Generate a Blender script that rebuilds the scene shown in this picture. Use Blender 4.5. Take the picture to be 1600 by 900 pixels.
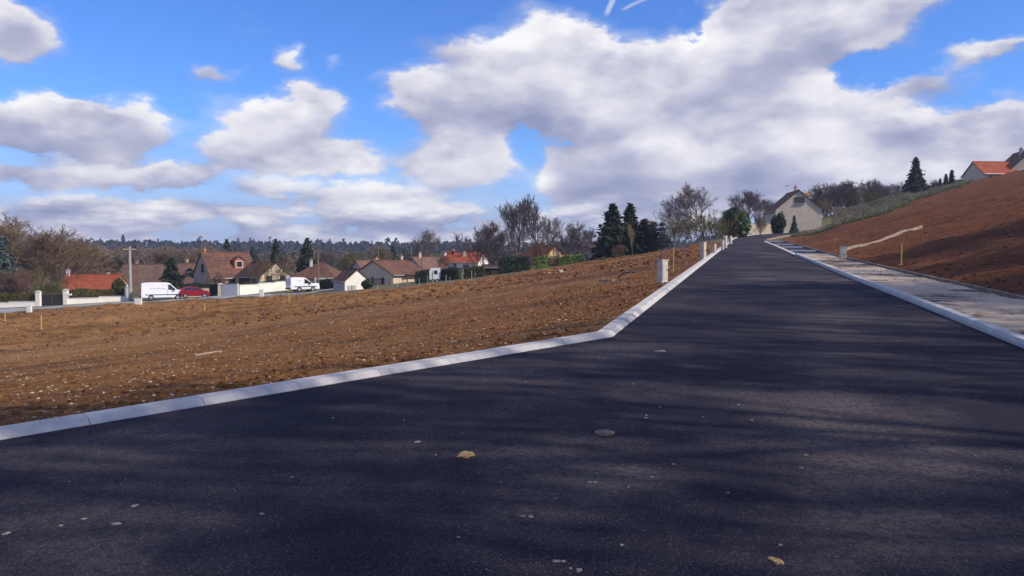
import bpy, bmesh, math, random
import numpy as np

for _o in list(bpy.data.objects):
    bpy.data.objects.remove(_o, do_unlink=True)
scene = bpy.context.scene
COL = scene.collection
R_ = math.radians

# ---------------------------------------------------------------- camera
F = 1256.0                      # focal length in photograph pixels (1600 wide)
TH = math.atan(50.0 / F)        # slight downward pitch
cd = bpy.data.cameras.new('camera')
cam = bpy.data.objects.new('camera', cd)
COL.objects.link(cam)
cd.sensor_width = 36.0
cd.lens = 36.0 * F / 1600.0
cd.clip_start = 0.1
cd.clip_end = 12000.0
cam.location = (0, 0, 1.6)
cam.rotation_euler = (math.pi / 2 - TH, 0, 0)
scene.camera = cam

# ---------------------------------------------------------------- light and sky
SUN_AZ = R_(110.0)              # clockwise from the view direction (+Y)
SUN_EL = R_(36.0)
sd = (math.sin(SUN_AZ) * math.cos(SUN_EL), math.cos(SUN_AZ) * math.cos(SUN_EL), math.sin(SUN_EL))
sl = bpy.data.lights.new('sun', 'SUN')
sl.energy = 4.6
sl.angle = R_(0.5)
sl.color = (1.0, 0.90, 0.76)
sun = bpy.data.objects.new('sun', sl)
COL.objects.link(sun)
sun.rotation_euler = (math.pi / 2 - SUN_EL, 0, math.pi - SUN_AZ)
sun.location = (30, -8, 40)

scene.view_settings.view_transform = 'Standard'
scene.view_settings.look = 'None'
scene.view_settings.exposure = 0.0
scene.view_settings.gamma = 1.0
scene.view_settings.use_curve_mapping = False

world = bpy.data.worlds.new('World')
scene.world = world
world.use_nodes = True


class NT:
    """small helper to wire shader nodes"""
    def __init__(self, tree):
        self.t = tree
        self.n = tree.nodes
        self.l = tree.links

    def put(self, sock, v):
        if isinstance(v, bpy.types.NodeSocket):
            self.l.new(v, sock)
        elif isinstance(v, (int, float)):
            try:
                sock.default_value = v
            except TypeError:
                sock.default_value = (v,) * len(sock.default_value)
        else:
            v = tuple(v)
            if len(sock.default_value) == 4 and len(v) == 3:
                v = v + (1.0,)
            sock.default_value = v

    def math(self, op, a, b=0.0, c=0.0, clamp=False):
        n = self.n.new('ShaderNodeMath')
        n.operation = op
        n.use_clamp = clamp
        for i, v in enumerate((a, b, c)):
            self.put(n.inputs[i], v)
        return n.outputs[0]

    def vec(self, op, a, b=(0, 0, 0), c=None):
        n = self.n.new('ShaderNodeVectorMath')
        n.operation = op
        self.put(n.inputs[0], a)
        if op == 'SCALE':
            self.put(n.inputs['Scale'], b)
        else:
            self.put(n.inputs[1], b)
        if c is not None:
            self.put(n.inputs[2], c)
        return n.outputs['Value'] if op in ('LENGTH', 'DOT_PRODUCT') else n.outputs[0]

    def noise(self, v, scale, detail=4, rough=0.55, dist=0.0, col=False):
        n = self.n.new('ShaderNodeTexNoise')
        if v is not None:
            self.put(n.inputs['Vector'], v)
        n.inputs['Scale'].default_value = scale
        n.inputs['Detail'].default_value = detail
        n.inputs['Roughness'].default_value = rough
        n.inputs['Distortion'].default_value = dist
        return n.outputs['Color' if col else 'Fac']

    def mr(self, v, a, b, c=0.0, d=1.0, smooth=True):
        n = self.n.new('ShaderNodeMapRange')
        if smooth:
            n.interpolation_type = 'SMOOTHSTEP'
        for i, q in enumerate((v, a, b, c, d)):
            self.put(n.inputs[i], q)
        return n.outputs[0]

    def mix(self, fac, a, b, mode='MIX'):
        n = self.n.new('ShaderNodeMix')
        n.data_type = 'RGBA'
        n.blend_type = mode
        self.put(n.inputs[0], fac)
        self.put(n.inputs[6], a)
        self.put(n.inputs[7], b)
        return n.outputs[2]

    def ramp(self, fac, stops):
        n = self.n.new('ShaderNodeValToRGB')
        e = n.color_ramp.elements
        while len(e) < len(stops):
            e.new(0.5)
        for el, (p, c) in zip(e, stops):
            el.position = p
            el.color = tuple(c) + (1.0,)
        self.put(n.inputs[0], fac)
        return n.outputs[0]

    def comb(self, x, y, z=0.0):
        n = self.n.new('ShaderNodeCombineXYZ')
        for i, v in enumerate((x, y, z)):
            self.put(n.inputs[i], v)
        return n.outputs[0]

    def sep(self, v):
        n = self.n.new('ShaderNodeSeparateXYZ')
        self.put(n.inputs[0], v)
        return n.outputs


def build_world():
    w = NT(world.node_tree)
    w.n.clear()
    out = w.n.new('ShaderNodeOutputWorld')
    bg = w.n.new('ShaderNodeBackground')
    bg.inputs['Strength'].default_value = 0.1
    w.l.new(bg.outputs[0], out.inputs[0])
    sky = w.n.new('ShaderNodeTexSky')
    sky.sky_type = 'NISHITA'
    sky.sun_disc = False
    sky.sun_elevation = SUN_EL
    sky.sun_rotation = SUN_AZ
    sky.ozone_density = 2.2
    sky.dust_density = 0.5
    hs = w.n.new('ShaderNodeHueSaturation')
    hs.inputs['Saturation'].default_value = 1.12
    hs.inputs['Value'].default_value = 1.3
    w.l.new(sky.outputs[0], hs.inputs['Color'])
    blue = w.mix(1.0, hs.outputs[0], (.58, .86, 1.44), 'MULTIPLY')

    tc = w.n.new('ShaderNodeTexCoord')
    d = w.vec('NORMALIZE', tc.outputs['Generated'])
    x, y, z = w.sep(d)
    az = w.math('ARCTAN2', x, y)
    el = w.math('ARCSINE', z)
    dz = w.vec('MULTIPLY', d, (1, 1, 2.0))
    # cauliflower outlines: directions nudged by noise at two scales
    w1 = w.vec('SUBTRACT', w.noise(dz, 9.0, 3, 0.5, col=True), (.5, .5, .5))
    w2 = w.vec('SUBTRACT', w.noise(dz, 30.0, 5, 0.62, col=True), (.5, .5, .5))
    p = w.comb(az, el)
    p = w.vec('MULTIPLY_ADD', w1, (.10, .060, 0), p)
    p = w.vec('MULTIPLY_ADD', w2, (.045, .034, 0), p)
    # cloud masses: centre and radii in degrees of azimuth and elevation, density
    tot = None
    hgt = None
    for (ca, ce, ra, re, k) in CLOUDS:
        ra, re = R_(ra), R_(re)
        q = w.vec('MULTIPLY_ADD', p, (1 / ra, 1 / re, 0), (-R_(ca) / ra, -R_(ce) / re, 0))
        m = w.mr(w.vec('LENGTH', q), 0.2, 1.25, k, 0.0)
        qy = w.sep(q)[1]
        hh = w.math('MULTIPLY', qy, m)
        tot = m if tot is None else w.math('ADD', tot, m)
        hgt = hh if hgt is None else w.math('ADD', hgt, hh)
    hav = w.math('DIVIDE', hgt, w.math('ADD', tot, 0.12))
    # the rest of the sky carries the same kind of broken cumulus
    outm = w.math('MAXIMUM', w.mr(w.math('ABSOLUTE', az), R_(38), R_(50)), w.mr(el, R_(20), R_(30)))
    gen = w.mr(w.noise(w.vec('MULTIPLY', d, (1, 1, 1.8)), 3.2, 4, 0.5), 0.46, 0.62, 0.0, 0.9)
    tot = w.math('MULTIPLY_ADD', gen, outm, tot)
    # banks of small distant clouds near the horizon
    dl = w.vec('MULTIPLY', d, (1, 1, 3.6))
    nl = w.noise(dl, 12.0, 6, 0.56)
    nl2 = w.noise(w.vec('ADD', dl, (.015, 0, .075)), 12.0, 4, 0.5)
    low = w.math('MULTIPLY', w.mr(el, R_(5.2), R_(1.5)), w.mr(nl, 0.30, 0.62, 0.15, 1.0))
    tot = w.math('ADD', tot, low)
    tot = w.math('MINIMUM', tot, 1.15)
    # fine structure
    n0 = w.noise(dz, 12.0, 7, 0.56)
    L = Vector3(sd[0] * .03, sd[1] * .03, sd[2] * .075)
    n1 = w.noise(w.vec('ADD', dz, L), 12.0, 4, 0.5)
    g0 = w.noise(dz, 6.5, 3, 0.45)
    g1 = w.noise(w.vec('ADD', dz, Vector3(sd[0] * .05, sd[1] * .05, sd[2] * .14)), 6.5, 3, 0.45)
    dens = w.math('MULTIPLY_ADD', w.math('SUBTRACT', n0, .5), 0.62, tot)
    alpha = w.mr(dens, 0.22, 0.58)
    veil = w.math('MULTIPLY', w.mr(dens, 0.02, 0.42), 0.30)
    alpha = w.math('MAXIMUM', alpha, veil)
    relief = w.math('MULTIPLY_ADD', w.math('SUBTRACT', n0, n1), .85, w.math('MULTIPLY', w.math('SUBTRACT', g0, g1), 1.5))
    relief = w.math('SUBTRACT', relief, w.mr(tot, .75, .3, 0, .16))
    sh = w.math('MULTIPLY_ADD', hav, 0.50, 0.66)
    sh = w.math('ADD', sh, relief)
    sh = w.math('SUBTRACT', sh, w.math('MULTIPLY', w.mr(dens, 0.45, 1.25), 0.20))
    lowsh = w.math('MULTIPLY_ADD', w.math('SUBTRACT', nl, nl2), 2.6, w.math('MULTIPLY_ADD', w.math('SUBTRACT', nl, .5), .9, 0.44))
    sh = w.mix(w.mr(el, R_(5.6), R_(2.4), 0.0, 0.75), sh, lowsh)
    cc = w.ramp(sh, [(0.0, (3.0, 3.3, 5.2)), (0.35, (4.6, 4.8, 6.4)), (0.66, (7.4, 7.4, 8.3)), (1.0, (9.9, 9.8, 10.0))])
    blue = w.mix(w.mr(el, R_(9), R_(0), 0, .85), blue, (4.4, 5.6, 8.6))
    col = w.mix(alpha, blue, cc)
    # vapour trails
    for (a0, e0, a1, e1, wd, st) in TRAILS:
        ax, ay = R_(a0), R_(e0)
        ux, uy = R_(a1 - a0), R_(e1 - e0)
        ln = math.hypot(ux, uy)
        ux, uy = ux / ln, uy / ln
        pp = w.vec('SUBTRACT', w.vec('MULTIPLY_ADD', w2, (.004, .004, 0), w.comb(az, el)), (ax, ay, 0))
        al = w.vec('DOT_PRODUCT', pp, (ux, uy, 0))
        ac = w.math('ABSOLUTE', w.vec('DOT_PRODUCT', pp, (-uy, ux, 0)))
        wv = w.math('MULTIPLY', w.mr(ac, R_(wd), R_(wd * .2), 0, st), w.math('MULTIPLY', w.mr(al, 0, .01), w.mr(al, ln + .02, ln, 0, 1)))
        wv = w.math('MULTIPLY', wv, w.math('SUBTRACT', 1.0, alpha))
        col = w.mix(wv, col, (8.0, 8.2, 8.8))
    # ground half of the world
    col = w.mix(w.mr(el, R_(-0.5), R_(-3)), col, (1.2, 1.1, 1.0))
    w.l.new(col, bg.inputs['Color'])


def Vector3(a, b, c):
    return (a, b, c)


def _cl(px, py, rx, ry, k):
    return (math.degrees(math.atan((px - 800) / F)), math.degrees(math.atan((400 - py) / F / math.sqrt(1 + ((px - 800) / F) ** 2))),
            rx / F * 57.3 * math.cos(math.atan((px - 800) / F)) ** 2 * 1.0, ry / F * 57.3 * math.cos(math.atan((px - 800) / F)), k)


# measured cloud masses of this sky (position and size as seen in the photograph, stored as sky angles)
CLOUDS = [_cl(*c) for c in [
    (25, 45, 95, 58, 1.0),
    (60, 190, 130, 48, .95), (190, 205, 130, 52, .95), (110, 265, 260, 28, .7), (290, 275, 90, 18, .5),
    (330, 108, 48, 24, .5), (460, 97, 36, 30, .5), (546, 98, 18, 16, .3),
    (440, 205, 115, 56, .85), (490, 165, 50, 34, .65), (400, 245, 110, 36, .6), (500, 258, 150, 32, .75),
    (440, 300, 110, 22, .5), (600, 320, 140, 36, .6), (180, 330, 200, 30, .5),
    (730, 245, 110, 66, .9), (660, 155, 75, 55, .9), (690, 78, 60, 24, .36),
    (820, 110, 150, 80, 1.0), (960, 130, 160, 80, 1.0), (800, 165, 140, 50, .7), (1100, 150, 170, 80, 1.0), (1010, 230, 200, 75, 1.0),
    (1210, 60, 180, 80, .95), (1330, 20, 190, 66, .9), (1240, 200, 200, 80, 1.0), (1110, 280, 280, 62, .9), (940, 300, 110, 44, .7),
    (1420, 130, 90, 28, .5), (1530, 88, 110, 20, .62), (1440, 215, 190, 52, .95), (1580, 215, 120, 60, .95), (1420, 290, 260, 50, .8),
    (835, 235, 44, 34, -.5), (1365, 112, 75, 26, -.6), (1090, 45, 30, 30, -.5), (1530, 25, 110, 45, -.5),
]]
TRAILS = [(math.degrees(math.atan(142 / F)), 16.2, math.degrees(math.atan(178 / F)), 19.2, .28, .55),
          (math.degrees(math.atan(165 / F)), 16.6, math.degrees(math.atan(270 / F)), 18.4, .16, .38)]
build_world()
world.cycles.sampling_method = 'MANUAL'
world.cycles.sample_map_resolution = 256

# ---------------------------------------------------------------- terrain shape
def ray(px, py):
    a = (px - 800) / F
    b = (450 - py) / F
    yy = math.cos(TH) + math.sin(TH) * b
    zz = -math.sin(TH) + math.cos(TH) * b
    return a / yy, zz / yy


def sst(a, b, x):
    k = np.clip((x - a) / (b - a), 0, 1)
    return k * k * (3 - 2 * k)


UX, UY, NX, NY = .283, .959, .959, -.283      # road direction and its right-hand normal
OX, OY = 1.45, 11.7                            # corner of the left kerb
S1, RB = 86.0, 70.0                            # the bend at the top of the road
CX, CY = OX + UX * S1 + NX * RB, OY + UY * S1 + NY * RB


def ST(x, y):
    dx = x - OX
    dy = y - OY
    return dx * UX + dy * UY, dx * NX + dy * NY


def STarc(x, y):
    s, t = ST(x, y)
    qx = x - CX
    qy = y - CY
    a = np.arctan2(qx * UX + qy * UY, -(qx * NX + qy * NY))
    m = s > S1
    return np.where(m, S1 + RB * a, s), np.where(m, RB - np.hypot(qx, qy), t)


def XY(s, t):
    """road coordinates (along, across) to the plane"""
    if s <= S1:
        return OX + UX * s + NX * t, OY + UY * s + NY * t
    a = (s - S1) / RB
    r = RB - t
    dx = -math.cos(a) * r
    du = math.sin(a) * r
    return CX + NX * dx + UX * du, CY + NY * dx + UY * du


def zcor(x, y):
    s, t = ST(x, y)
    return .036 * np.clip(y, -30, 92) + .062 * np.clip(y - 92, 0, 50) + .03 * np.minimum(t, 0) * (1 - sst(5, 25, s))


def trear(s):
    return np.interp(s, [-30, -2, 8, 20, 32, 76], [9.0, 8.2, 7.5, 6.9, 6.4, 5.5])


def tright(s):
    return np.interp(s, [-30, -10, -1, 8, 15, 35, 60, 82, 96], [9.5, 6.6, 5.45, 5.2, 4.95, 4.45, 4.0, 3.4, 4.2])


def kerbdist(x, y):
    s, t = ST(x, y)
    df = (x - OX) * (-.685) + (y - OY) * .729
    return np.minimum(-t, df)


def H(x, y):
    x = np.asarray(x, float)
    y = np.asarray(y, float)
    s, t = ST(x, y)
    d = np.maximum(0, kerbdist(x, y) - .25)
    z0 = .036 * np.clip(y, -30, 110) + 1.2 * (1 - np.exp(-np.clip(y - 110, 0, 1e5) / 40))
    drop = 8.8 * np.tanh(d / 52) * np.interp(y, [0, 10, 25, 45, 80, 110], [.55, .7, .88, .97, 1., 1.])
    left = z0 + .03 * np.maximum(np.minimum(t, 0), -4) * (1 - sst(5, 25, s)) - drop
    tp = np.maximum(0, t - trear(s) - .1)
    zr = .036 * np.clip(y, -30, 92) + .055 * np.clip(y - 92, 0, 60)
    bank = (.29 * np.minimum(tp, 24) + .23 * np.clip(tp - 24, 0, 14) + .1 * np.clip(tp - 38, 0, 40)
            - .25 * (1 - np.exp(-tp / 1.5)))
    nat = np.where(t < 0, left, zr + bank)
    sa, ta = STarc(x, y)
    dist = np.maximum(np.maximum(-ta - .25, ta - trear(sa) - .1), 0)
    zc = zcor(x, y)
    k = sst(0, 7, dist)
    cor = nat * k + zc * (1 - k)
    w = sst(70, 84, s)
    h = nat * (1 - w) + cor * w
    h = np.where((d <= 0) & (tp <= 0), zc, h)
    r = np.hypot(x, y)
    h = h + 11 * sst(300, 950, r) * (1 - sst(20, 120, t))
    return h * (1 - sst(1500, 4000, r))


_DS = np.concatenate([np.arange(3, 220, .1), np.arange(220, 2000, 2)])


def hit(px, py):
    a, b = ray(px, py)
    under = (1.6 + b * _DS) < H(a * _DS, _DS)
    D = float(_DS[np.argmax(under)]) if under.any() else 150.0
    return a * D, D


def gx(px, D):
    return ray(px, 420)[0] * D


def gz(py, D, px=800):
    return 1.6 + ray(px, py)[1] * D


def hz(x, y):
    return float(H(x, y))


def _hash(ix, iy, seed):
    h = (ix * 374761393 + iy * 668265263 + seed * 1442695041) & 0xffffffff
    h = ((h ^ (h >> 13)) * 1274126177) & 0xffffffff
    return ((h ^ (h >> 16)) & 0xffff) / 65535.0


def vnoise(x, y, seed=0):
    ix = np.floor(x).astype(np.int64)
    iy = np.floor(y).astype(np.int64)
    fx = x - ix
    fy = y - iy
    fx = fx * fx * (3 - 2 * fx)
    fy = fy * fy * (3 - 2 * fy)
    a = _hash(ix, iy, seed)
    b = _hash(ix + 1, iy, seed)
    c = _hash(ix, iy + 1, seed)
    e = _hash(ix + 1, iy + 1, seed)
    return a + (b - a) * fx + (c - a) * fy + (a - b - c + e) * fx * fy


def fbm(x, y, oct=4, seed=0, gain=.5):
    v = 0
    amp = 1
    tot = 0
    for i in range(oct):
        v = v + amp * vnoise(x * 2 ** i, y * 2 ** i, seed + i * 7)
        tot += amp
        amp *= gain
    return v / tot - .5


# ---------------------------------------------------------------- mesh helpers
class MB:
    def __init__(self):
        self.v = []
        self.f = []

    def poly(self, vs, fs):
        o = len(self.v)
        self.v.extend(vs)
        self.f.extend([tuple(i + o for i in f) for f in fs])
        return self

    def box(self, cx, cy, cz, sx, sy, sz, rz=0.0):
        c, s = math.cos(rz), math.sin(rz)
        vs = []
        for dz in (-.5, .5):
            for dx, dy in ((-.5, -.5), (.5, -.5), (.5, .5), (-.5, .5)):
                a, b = dx * sx, dy * sy
                vs.append((cx + a * c - b * s, cy + a * s + b * c, cz + dz * sz))
        return self.poly(vs, [(3, 2, 1, 0), (4, 5, 6, 7), (0, 1, 5, 4), (1, 2, 6, 5), (2, 3, 7, 6), (3, 0, 4, 7)])

    def tube(self, p0, p1, r0, r1, n=6, caps=False):
        dx, dy, dz = p1[0] - p0[0], p1[1] - p0[1], p1[2] - p0[2]
        L = math.sqrt(dx * dx + dy * dy + dz * dz) or 1e-6
        dx, dy, dz = dx / L, dy / L, dz / L
        if abs(dz) < .9:
            ax, ay, az = -dy, dx, 0.0
        else:
            ax, ay, az = 0.0, -dz, dy
        m = math.sqrt(ax * ax + ay * ay + az * az)
        ax, ay, az = ax / m, ay / m, az / m
        bx, by, bz = dy * az - dz * ay, dz * ax - dx * az, dx * ay - dy * ax
        vs = []
        for p, r in ((p0, r0), (p1, r1)):
            for i in range(n):
                q = 2 * math.pi * i / n
                c, s = math.cos(q) * r, math.sin(q) * r
                vs.append((p[0] + ax * c + bx * s, p[1] + ay * c + by * s, p[2] + az * c + bz * s))
        fs = [(i, (i + 1) % n, n + (i + 1) % n, n + i) for i in range(n)]
        if caps:
            fs.append(tuple(range(n - 1, -1, -1)))
            fs.append(tuple(range(n, 2 * n)))
        return self.poly(vs, fs)

    def path(self, pts, r, n=6, r1=None):
        r1 = r if r1 is None else r1
        k = len(pts) - 1
        for i in range(k):
            self.tube(pts[i], pts[i + 1], r + (r1 - r) * i / k, r + (r1 - r) * (i + 1) / k, n, caps=True)
        return self

    def prism(self, prof, axis0, axis1, fn):
        """profile [(a,b)] extruded from axis0 to axis1; fn(a,b,c)->xyz"""
        n = len(prof)
        vs = [fn(a, b, axis0) for a, b in prof] + [fn(a, b, axis1) for a, b in prof]
        fs = [(i, (i + 1) % n, n + (i + 1) % n, n + i) for i in range(n)]
        fs += [tuple(range(n - 1, -1, -1)), tuple(range(n, 2 * n))]
        return self.poly(vs, fs)

    def mesh(self, name, smooth=False):
        me = bpy.data.meshes.new(name)
        me.from_pydata(self.v, [], self.f)
        me.validate()
        bm = bmesh.new()
        bm.from_mesh(me)
        if len(self.f) < 20000:
            bmesh.ops.recalc_face_normals(bm, faces=bm.faces)
        bm.to_mesh(me)
        bm.free()
        if smooth:
            me.polygons.foreach_set('use_smooth', [True] * len(me.polygons))
        return me

    def build(self, name, mat, parent=None, smooth=False, loc=None, rz=0.0):
        return mobj(name, self.mesh(name, smooth), mat, parent, loc, rz)


def mobj(name, me, mat, parent=None, loc=None, rz=0.0):
    if mat is not None and not me.materials:
        me.materials.append(mat)
    o = bpy.data.objects.new(name, me)
    COL.objects.link(o)
    if parent is not None:
        o.parent = parent
    if loc is not None:
        o.location = loc
    if rz:
        o.rotation_euler = (0, 0, rz)
    return o


def tag(o, label=None, cat=None, group=None, kind=None):
    if label:
        o['label'] = label
    if cat:
        o['category'] = cat
    if group:
        o['group'] = group
    if kind:
        o['kind'] = kind
    return o


def thing(name, label, cat, loc=(0, 0, 0), rz=0.0, group=None):
    o = bpy.data.objects.new(name, None)
    o.empty_display_size = .3
    COL.objects.link(o)
    o.location = loc
    o.rotation_euler = (0, 0, rz)
    return tag(o, label, cat, group)


def copy_tree(o, parent=None):
    c = o.copy()
    COL.objects.link(c)
    if parent is not None:
        c.parent = parent
    for ch in o.children:
        copy_tree(ch, c)
    return c


def np_mesh(name, verts, faces, smooth=False):
    """verts (n,3), faces (m,k) arrays"""
    me = bpy.data.meshes.new(name)
    verts = np.asarray(verts, np.float32)
    faces = np.asarray(faces, np.int32)
    m, k = faces.shape
    me.vertices.add(len(verts))
    me.vertices.foreach_set('co', verts.ravel())
    me.loops.add(m * k)
    me.loops.foreach_set('vertex_index', faces.ravel())
    me.polygons.add(m)
    me.polygons.foreach_set('loop_start', np.arange(m, dtype=np.int32) * k)
    me.polygons.foreach_set('loop_total', np.full(m, k, np.int32))
    if smooth:
        me.polygons.foreach_set('use_smooth', np.ones(m, bool))
    me.update(calc_edges=True)
    return me


# ---------------------------------------------------------------- materials
MATS = {}


def mat(name, c, rough=.85, var=.25, scale=3.0, bump=0.0, bscale=20.0, spec=.3, c2=None, metal=0.0, coat=0.0):
    if name in MATS:
        return MATS[name]
    m = bpy.data.materials.new(name)
    m.use_nodes = True
    w = NT(m.node_tree)
    b = w.n['Principled BSDF']
    tc = w.n.new('ShaderNodeTexCoord').outputs['Object']
    n = w.noise(tc, scale, 5, .6)
    lo = c2 if c2 else tuple(q * (1 - var) for q in c)
    hi = c if c2 else tuple(min(1, q * (1 + var)) for q in c)
    col = w.mix(w.mr(n, .3, .7), lo, hi)
    w.l.new(col, b.inputs['Base Color'])
    b.inputs['Roughness'].default_value = rough
    b.inputs['Specular IOR Level'].default_value = spec
    b.inputs['Metallic'].default_value = metal
    b.inputs['Coat Weight'].default_value = coat
    if bump:
        bp = w.n.new('ShaderNodeBump')
        bp.inputs['Strength'].default_value = bump
        bp.inputs['Distance'].default_value = .03
        w.put(bp.inputs['Height'], w.noise(tc, bscale, 4, .6))
        w.l.new(bp.outputs[0], b.inputs['Normal'])
    MATS[name] = m
    return m


def asphalt_mat(name='asphalt', dust=1.0):
    m = bpy.data.materials.new(name)
    m.use_nodes = True
    w = NT(m.node_tree)
    b = w.n['Principled BSDF']
    tc = w.n.new('ShaderNodeTexCoord').outputs['Object']
    agg = w.noise(tc, 85.0, 3, .7)
    mid = w.noise(tc, 22.0, 4, .6)
    big = w.noise(w.vec('MULTIPLY', tc, (1, 1.0, 1)), .55, 5, .62)
    huge = w.noise(tc, .16, 3, .5)
    base = w.mix(w.mr(agg, .40, .64), (.0055, .0056, .0165), (.038, .033, .049))
    g = w.n.new('ShaderNodeTexVoronoi')
    g.inputs['Scale'].default_value = 70.0
    w.put(g.inputs['Vector'], tc)
    gr = w.math('MULTIPLY', w.mr(w.sep(g.outputs['Color'])[1], .74, .80), w.mr(g.outputs['Distance'], .42, .22))
    base = w.mix(w.math('MULTIPLY', gr, w.mr(big, .30, .62, .35, 1.0)), base, (.165, .140, .130))
    dm = w.math('MULTIPLY', w.mr(big, .40, .66), w.mr(huge, .33, .58))
    dm = w.math('MULTIPLY', dm, w.mr(mid, .3, .65, .25, 1.0))
    base = w.mix(w.math('MULTIPLY', dm, .70 * dust), base, (.150, .122, .115))
    # crushed pale grit pressed into the new surface
    v = w.n.new('ShaderNodeTexVoronoi')
    v.inputs['Scale'].default_value = 26.0
    w.put(v.inputs['Vector'], tc)
    dot = w.mr(v.outputs['Distance'], .12, .05)
    rare = w.mr(w.sep(v.outputs['Color'])[0], .90, .96)
    dot = w.math('MULTIPLY', dot, w.math('MULTIPLY', rare, w.mr(big, .42, .62)))
    base = w.mix(w.math('MULTIPLY', dot, .8), base, (.34, .30, .26))
    w.l.new(base, b.inputs['Base Color'])
    w.put(b.inputs['Roughness'], w.mr(agg, .3, .7, .78, .98))
    b.inputs['Specular IOR Level'].default_value = .12
    bp = w.n.new('ShaderNodeBump')
    bp.inputs['Strength'].default_value = 1.0
    bp.inputs['Distance'].default_value = .016
    w.put(bp.inputs['Height'], w.math('ADD', agg, w.math('MULTIPLY', mid, .5)))
    w.l.new(bp.outputs[0], b.inputs['Normal'])
    return m


def earth_mat(name, red, pebbles=1.0):
    m = bpy.data.materials.new(name)
    m.use_nodes = True
    w = NT(m.node_tree)
    b = w.n['Principled BSDF']
    tc = w.n.new('ShaderNodeTexCoord').outputs['Object']
    x, y, z = w.sep(tc)
    fine = w.noise(tc, 9.0, 6, .68)
    mid = w.noise(tc, 1.3, 5, .6)
    big = w.noise(w.vec('MULTIPLY', tc, (1, 1.8, 1)), .09, 4, .55)
    tan = w.mix(w.mr(fine, .3, .72), (.185, .080, .022), (.43, .215, .070))
    redd = w.mix(w.mr(fine, .3, .72), (.085, .026, .010), (.235, .080, .029))
    k = w.math('ADD', w.mr(x, -26.0, 12.0, -.05, .62), w.math('MULTIPLY', w.math('SUBTRACT', big, .5), 1.5), clamp=True)
    if red is not None:
        k = w.math('ADD', w.math('MULTIPLY', w.math('SUBTRACT', big, .5), .5), red, clamp=True)
    col = w.mix(k, tan, redd)
    col = w.mix(w.mr(mid, .48, .70, 0, .65), col, (.062, .027, .012))
    wet = w.noise(w.vec('MULTIPLY', tc, (.055, .20, .1)), 1.0, 5, .6, dist=.6)
    col = w.mix(w.mr(wet, .52, .64, 0, .55), col, w.mix(.5, (.040, .016, .008), (.10, .045, .02)))
    dryk = w.mr(w.noise(w.vec('MULTIPLY', tc, (.04, .11, .1)), 1.0, 4, .55), .52, .66, 0, .5 if red is None else .12)
    col = w.mix(dryk, col, w.mix(w.mr(fine, .3, .7), (.27, .130, .045), (.46, .255, .105)))
    v = w.n.new('ShaderNodeTexVoronoi')
    v.inputs['Scale'].default_value = 8.0
    w.put(v.inputs['Vector'], w.vec('MULTIPLY_ADD', w.noise(tc, 14, 2, .5, col=True), (.06, .06, .06), tc))
    cr, cg, cb = w.sep(v.outputs['Color'])
    dot = w.math('MULTIPLY', w.mr(v.outputs['Distance'], .26, .14), w.mr(cr, .66, .76))
    dot = w.math('MULTIPLY', dot, w.mr(w.noise(tc, .5, 3, .5), .38, .6))
    col = w.mix(w.math('MULTIPLY', dot, .75 * pebbles), col, w.mix(cg, (.42, .27, .14), (.62, .50, .36)))
    w.l.new(col, b.inputs['Base Color'])
    b.inputs['Roughness'].default_value = .95
    b.inputs['Specular IOR Level'].default_value = .15
    bp = w.n.new('ShaderNodeBump')
    bp.inputs['Strength'].default_value = 1.0
    bp.inputs['Distance'].default_value = .16
    w.put(bp.inputs['Height'], w.math('ADD', fine, w.math('MULTIPLY', dot, .3)))
    w.l.new(bp.outputs[0], b.inputs['Normal'])
    return m


def roof_mat(name, c, c2):
    m = bpy.data.materials.new(name)
    m.use_nodes = True
    w = NT(m.node_tree)
    b = w.n['Principled BSDF']
    tc = w.n.new('ShaderNodeTexCoord').outputs['Object']
    x, y, z = w.sep(tc)
    row = w.math('FRACT', w.math('MULTIPLY', z, 4.4))
    n = w.noise(tc, 1.1, 5, .62)
    n2 = w.noise(w.vec('MULTIPLY', tc, (4, 4, 4)), 2.2, 2, .5)
    col = w.mix(w.mr(n, .32, .68), c2, c)
    col = w.mix(w.mr(n2, .4, .75, 0, .45), col, tuple(q * .55 for q in c2))
    w.l.new(col, b.inputs['Base Color'])
    b.inputs['Roughness'].default_value = .85
    b.inputs['Specular IOR Level'].default_value = .25
    bp = w.n.new('ShaderNodeBump')
    bp.inputs['Strength'].default_value = .8
    bp.inputs['Distance'].default_value = .05
    w.put(bp.inputs['Height'], w.math('ADD', row, n2))
    w.l.new(bp.outputs[0], b.inputs['Normal'])
    return m


def glass_mat():
    m = bpy.data.materials.new('window_glass')
    m.use_nodes = True
    b = m.node_tree.nodes['Principled BSDF']
    w = NT(m.node_tree)
    tc = w.n.new('ShaderNodeTexCoord').outputs['Object']
    w.l.new(w.mix(w.noise(tc, 2.0, 2), (.012, .014, .018), (.035, .038, .045)), b.inputs['Base Color'])
    b.inputs['Roughness'].default_value = .08
    b.inputs['Specular IOR Level'].default_value = .6
    return m


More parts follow.
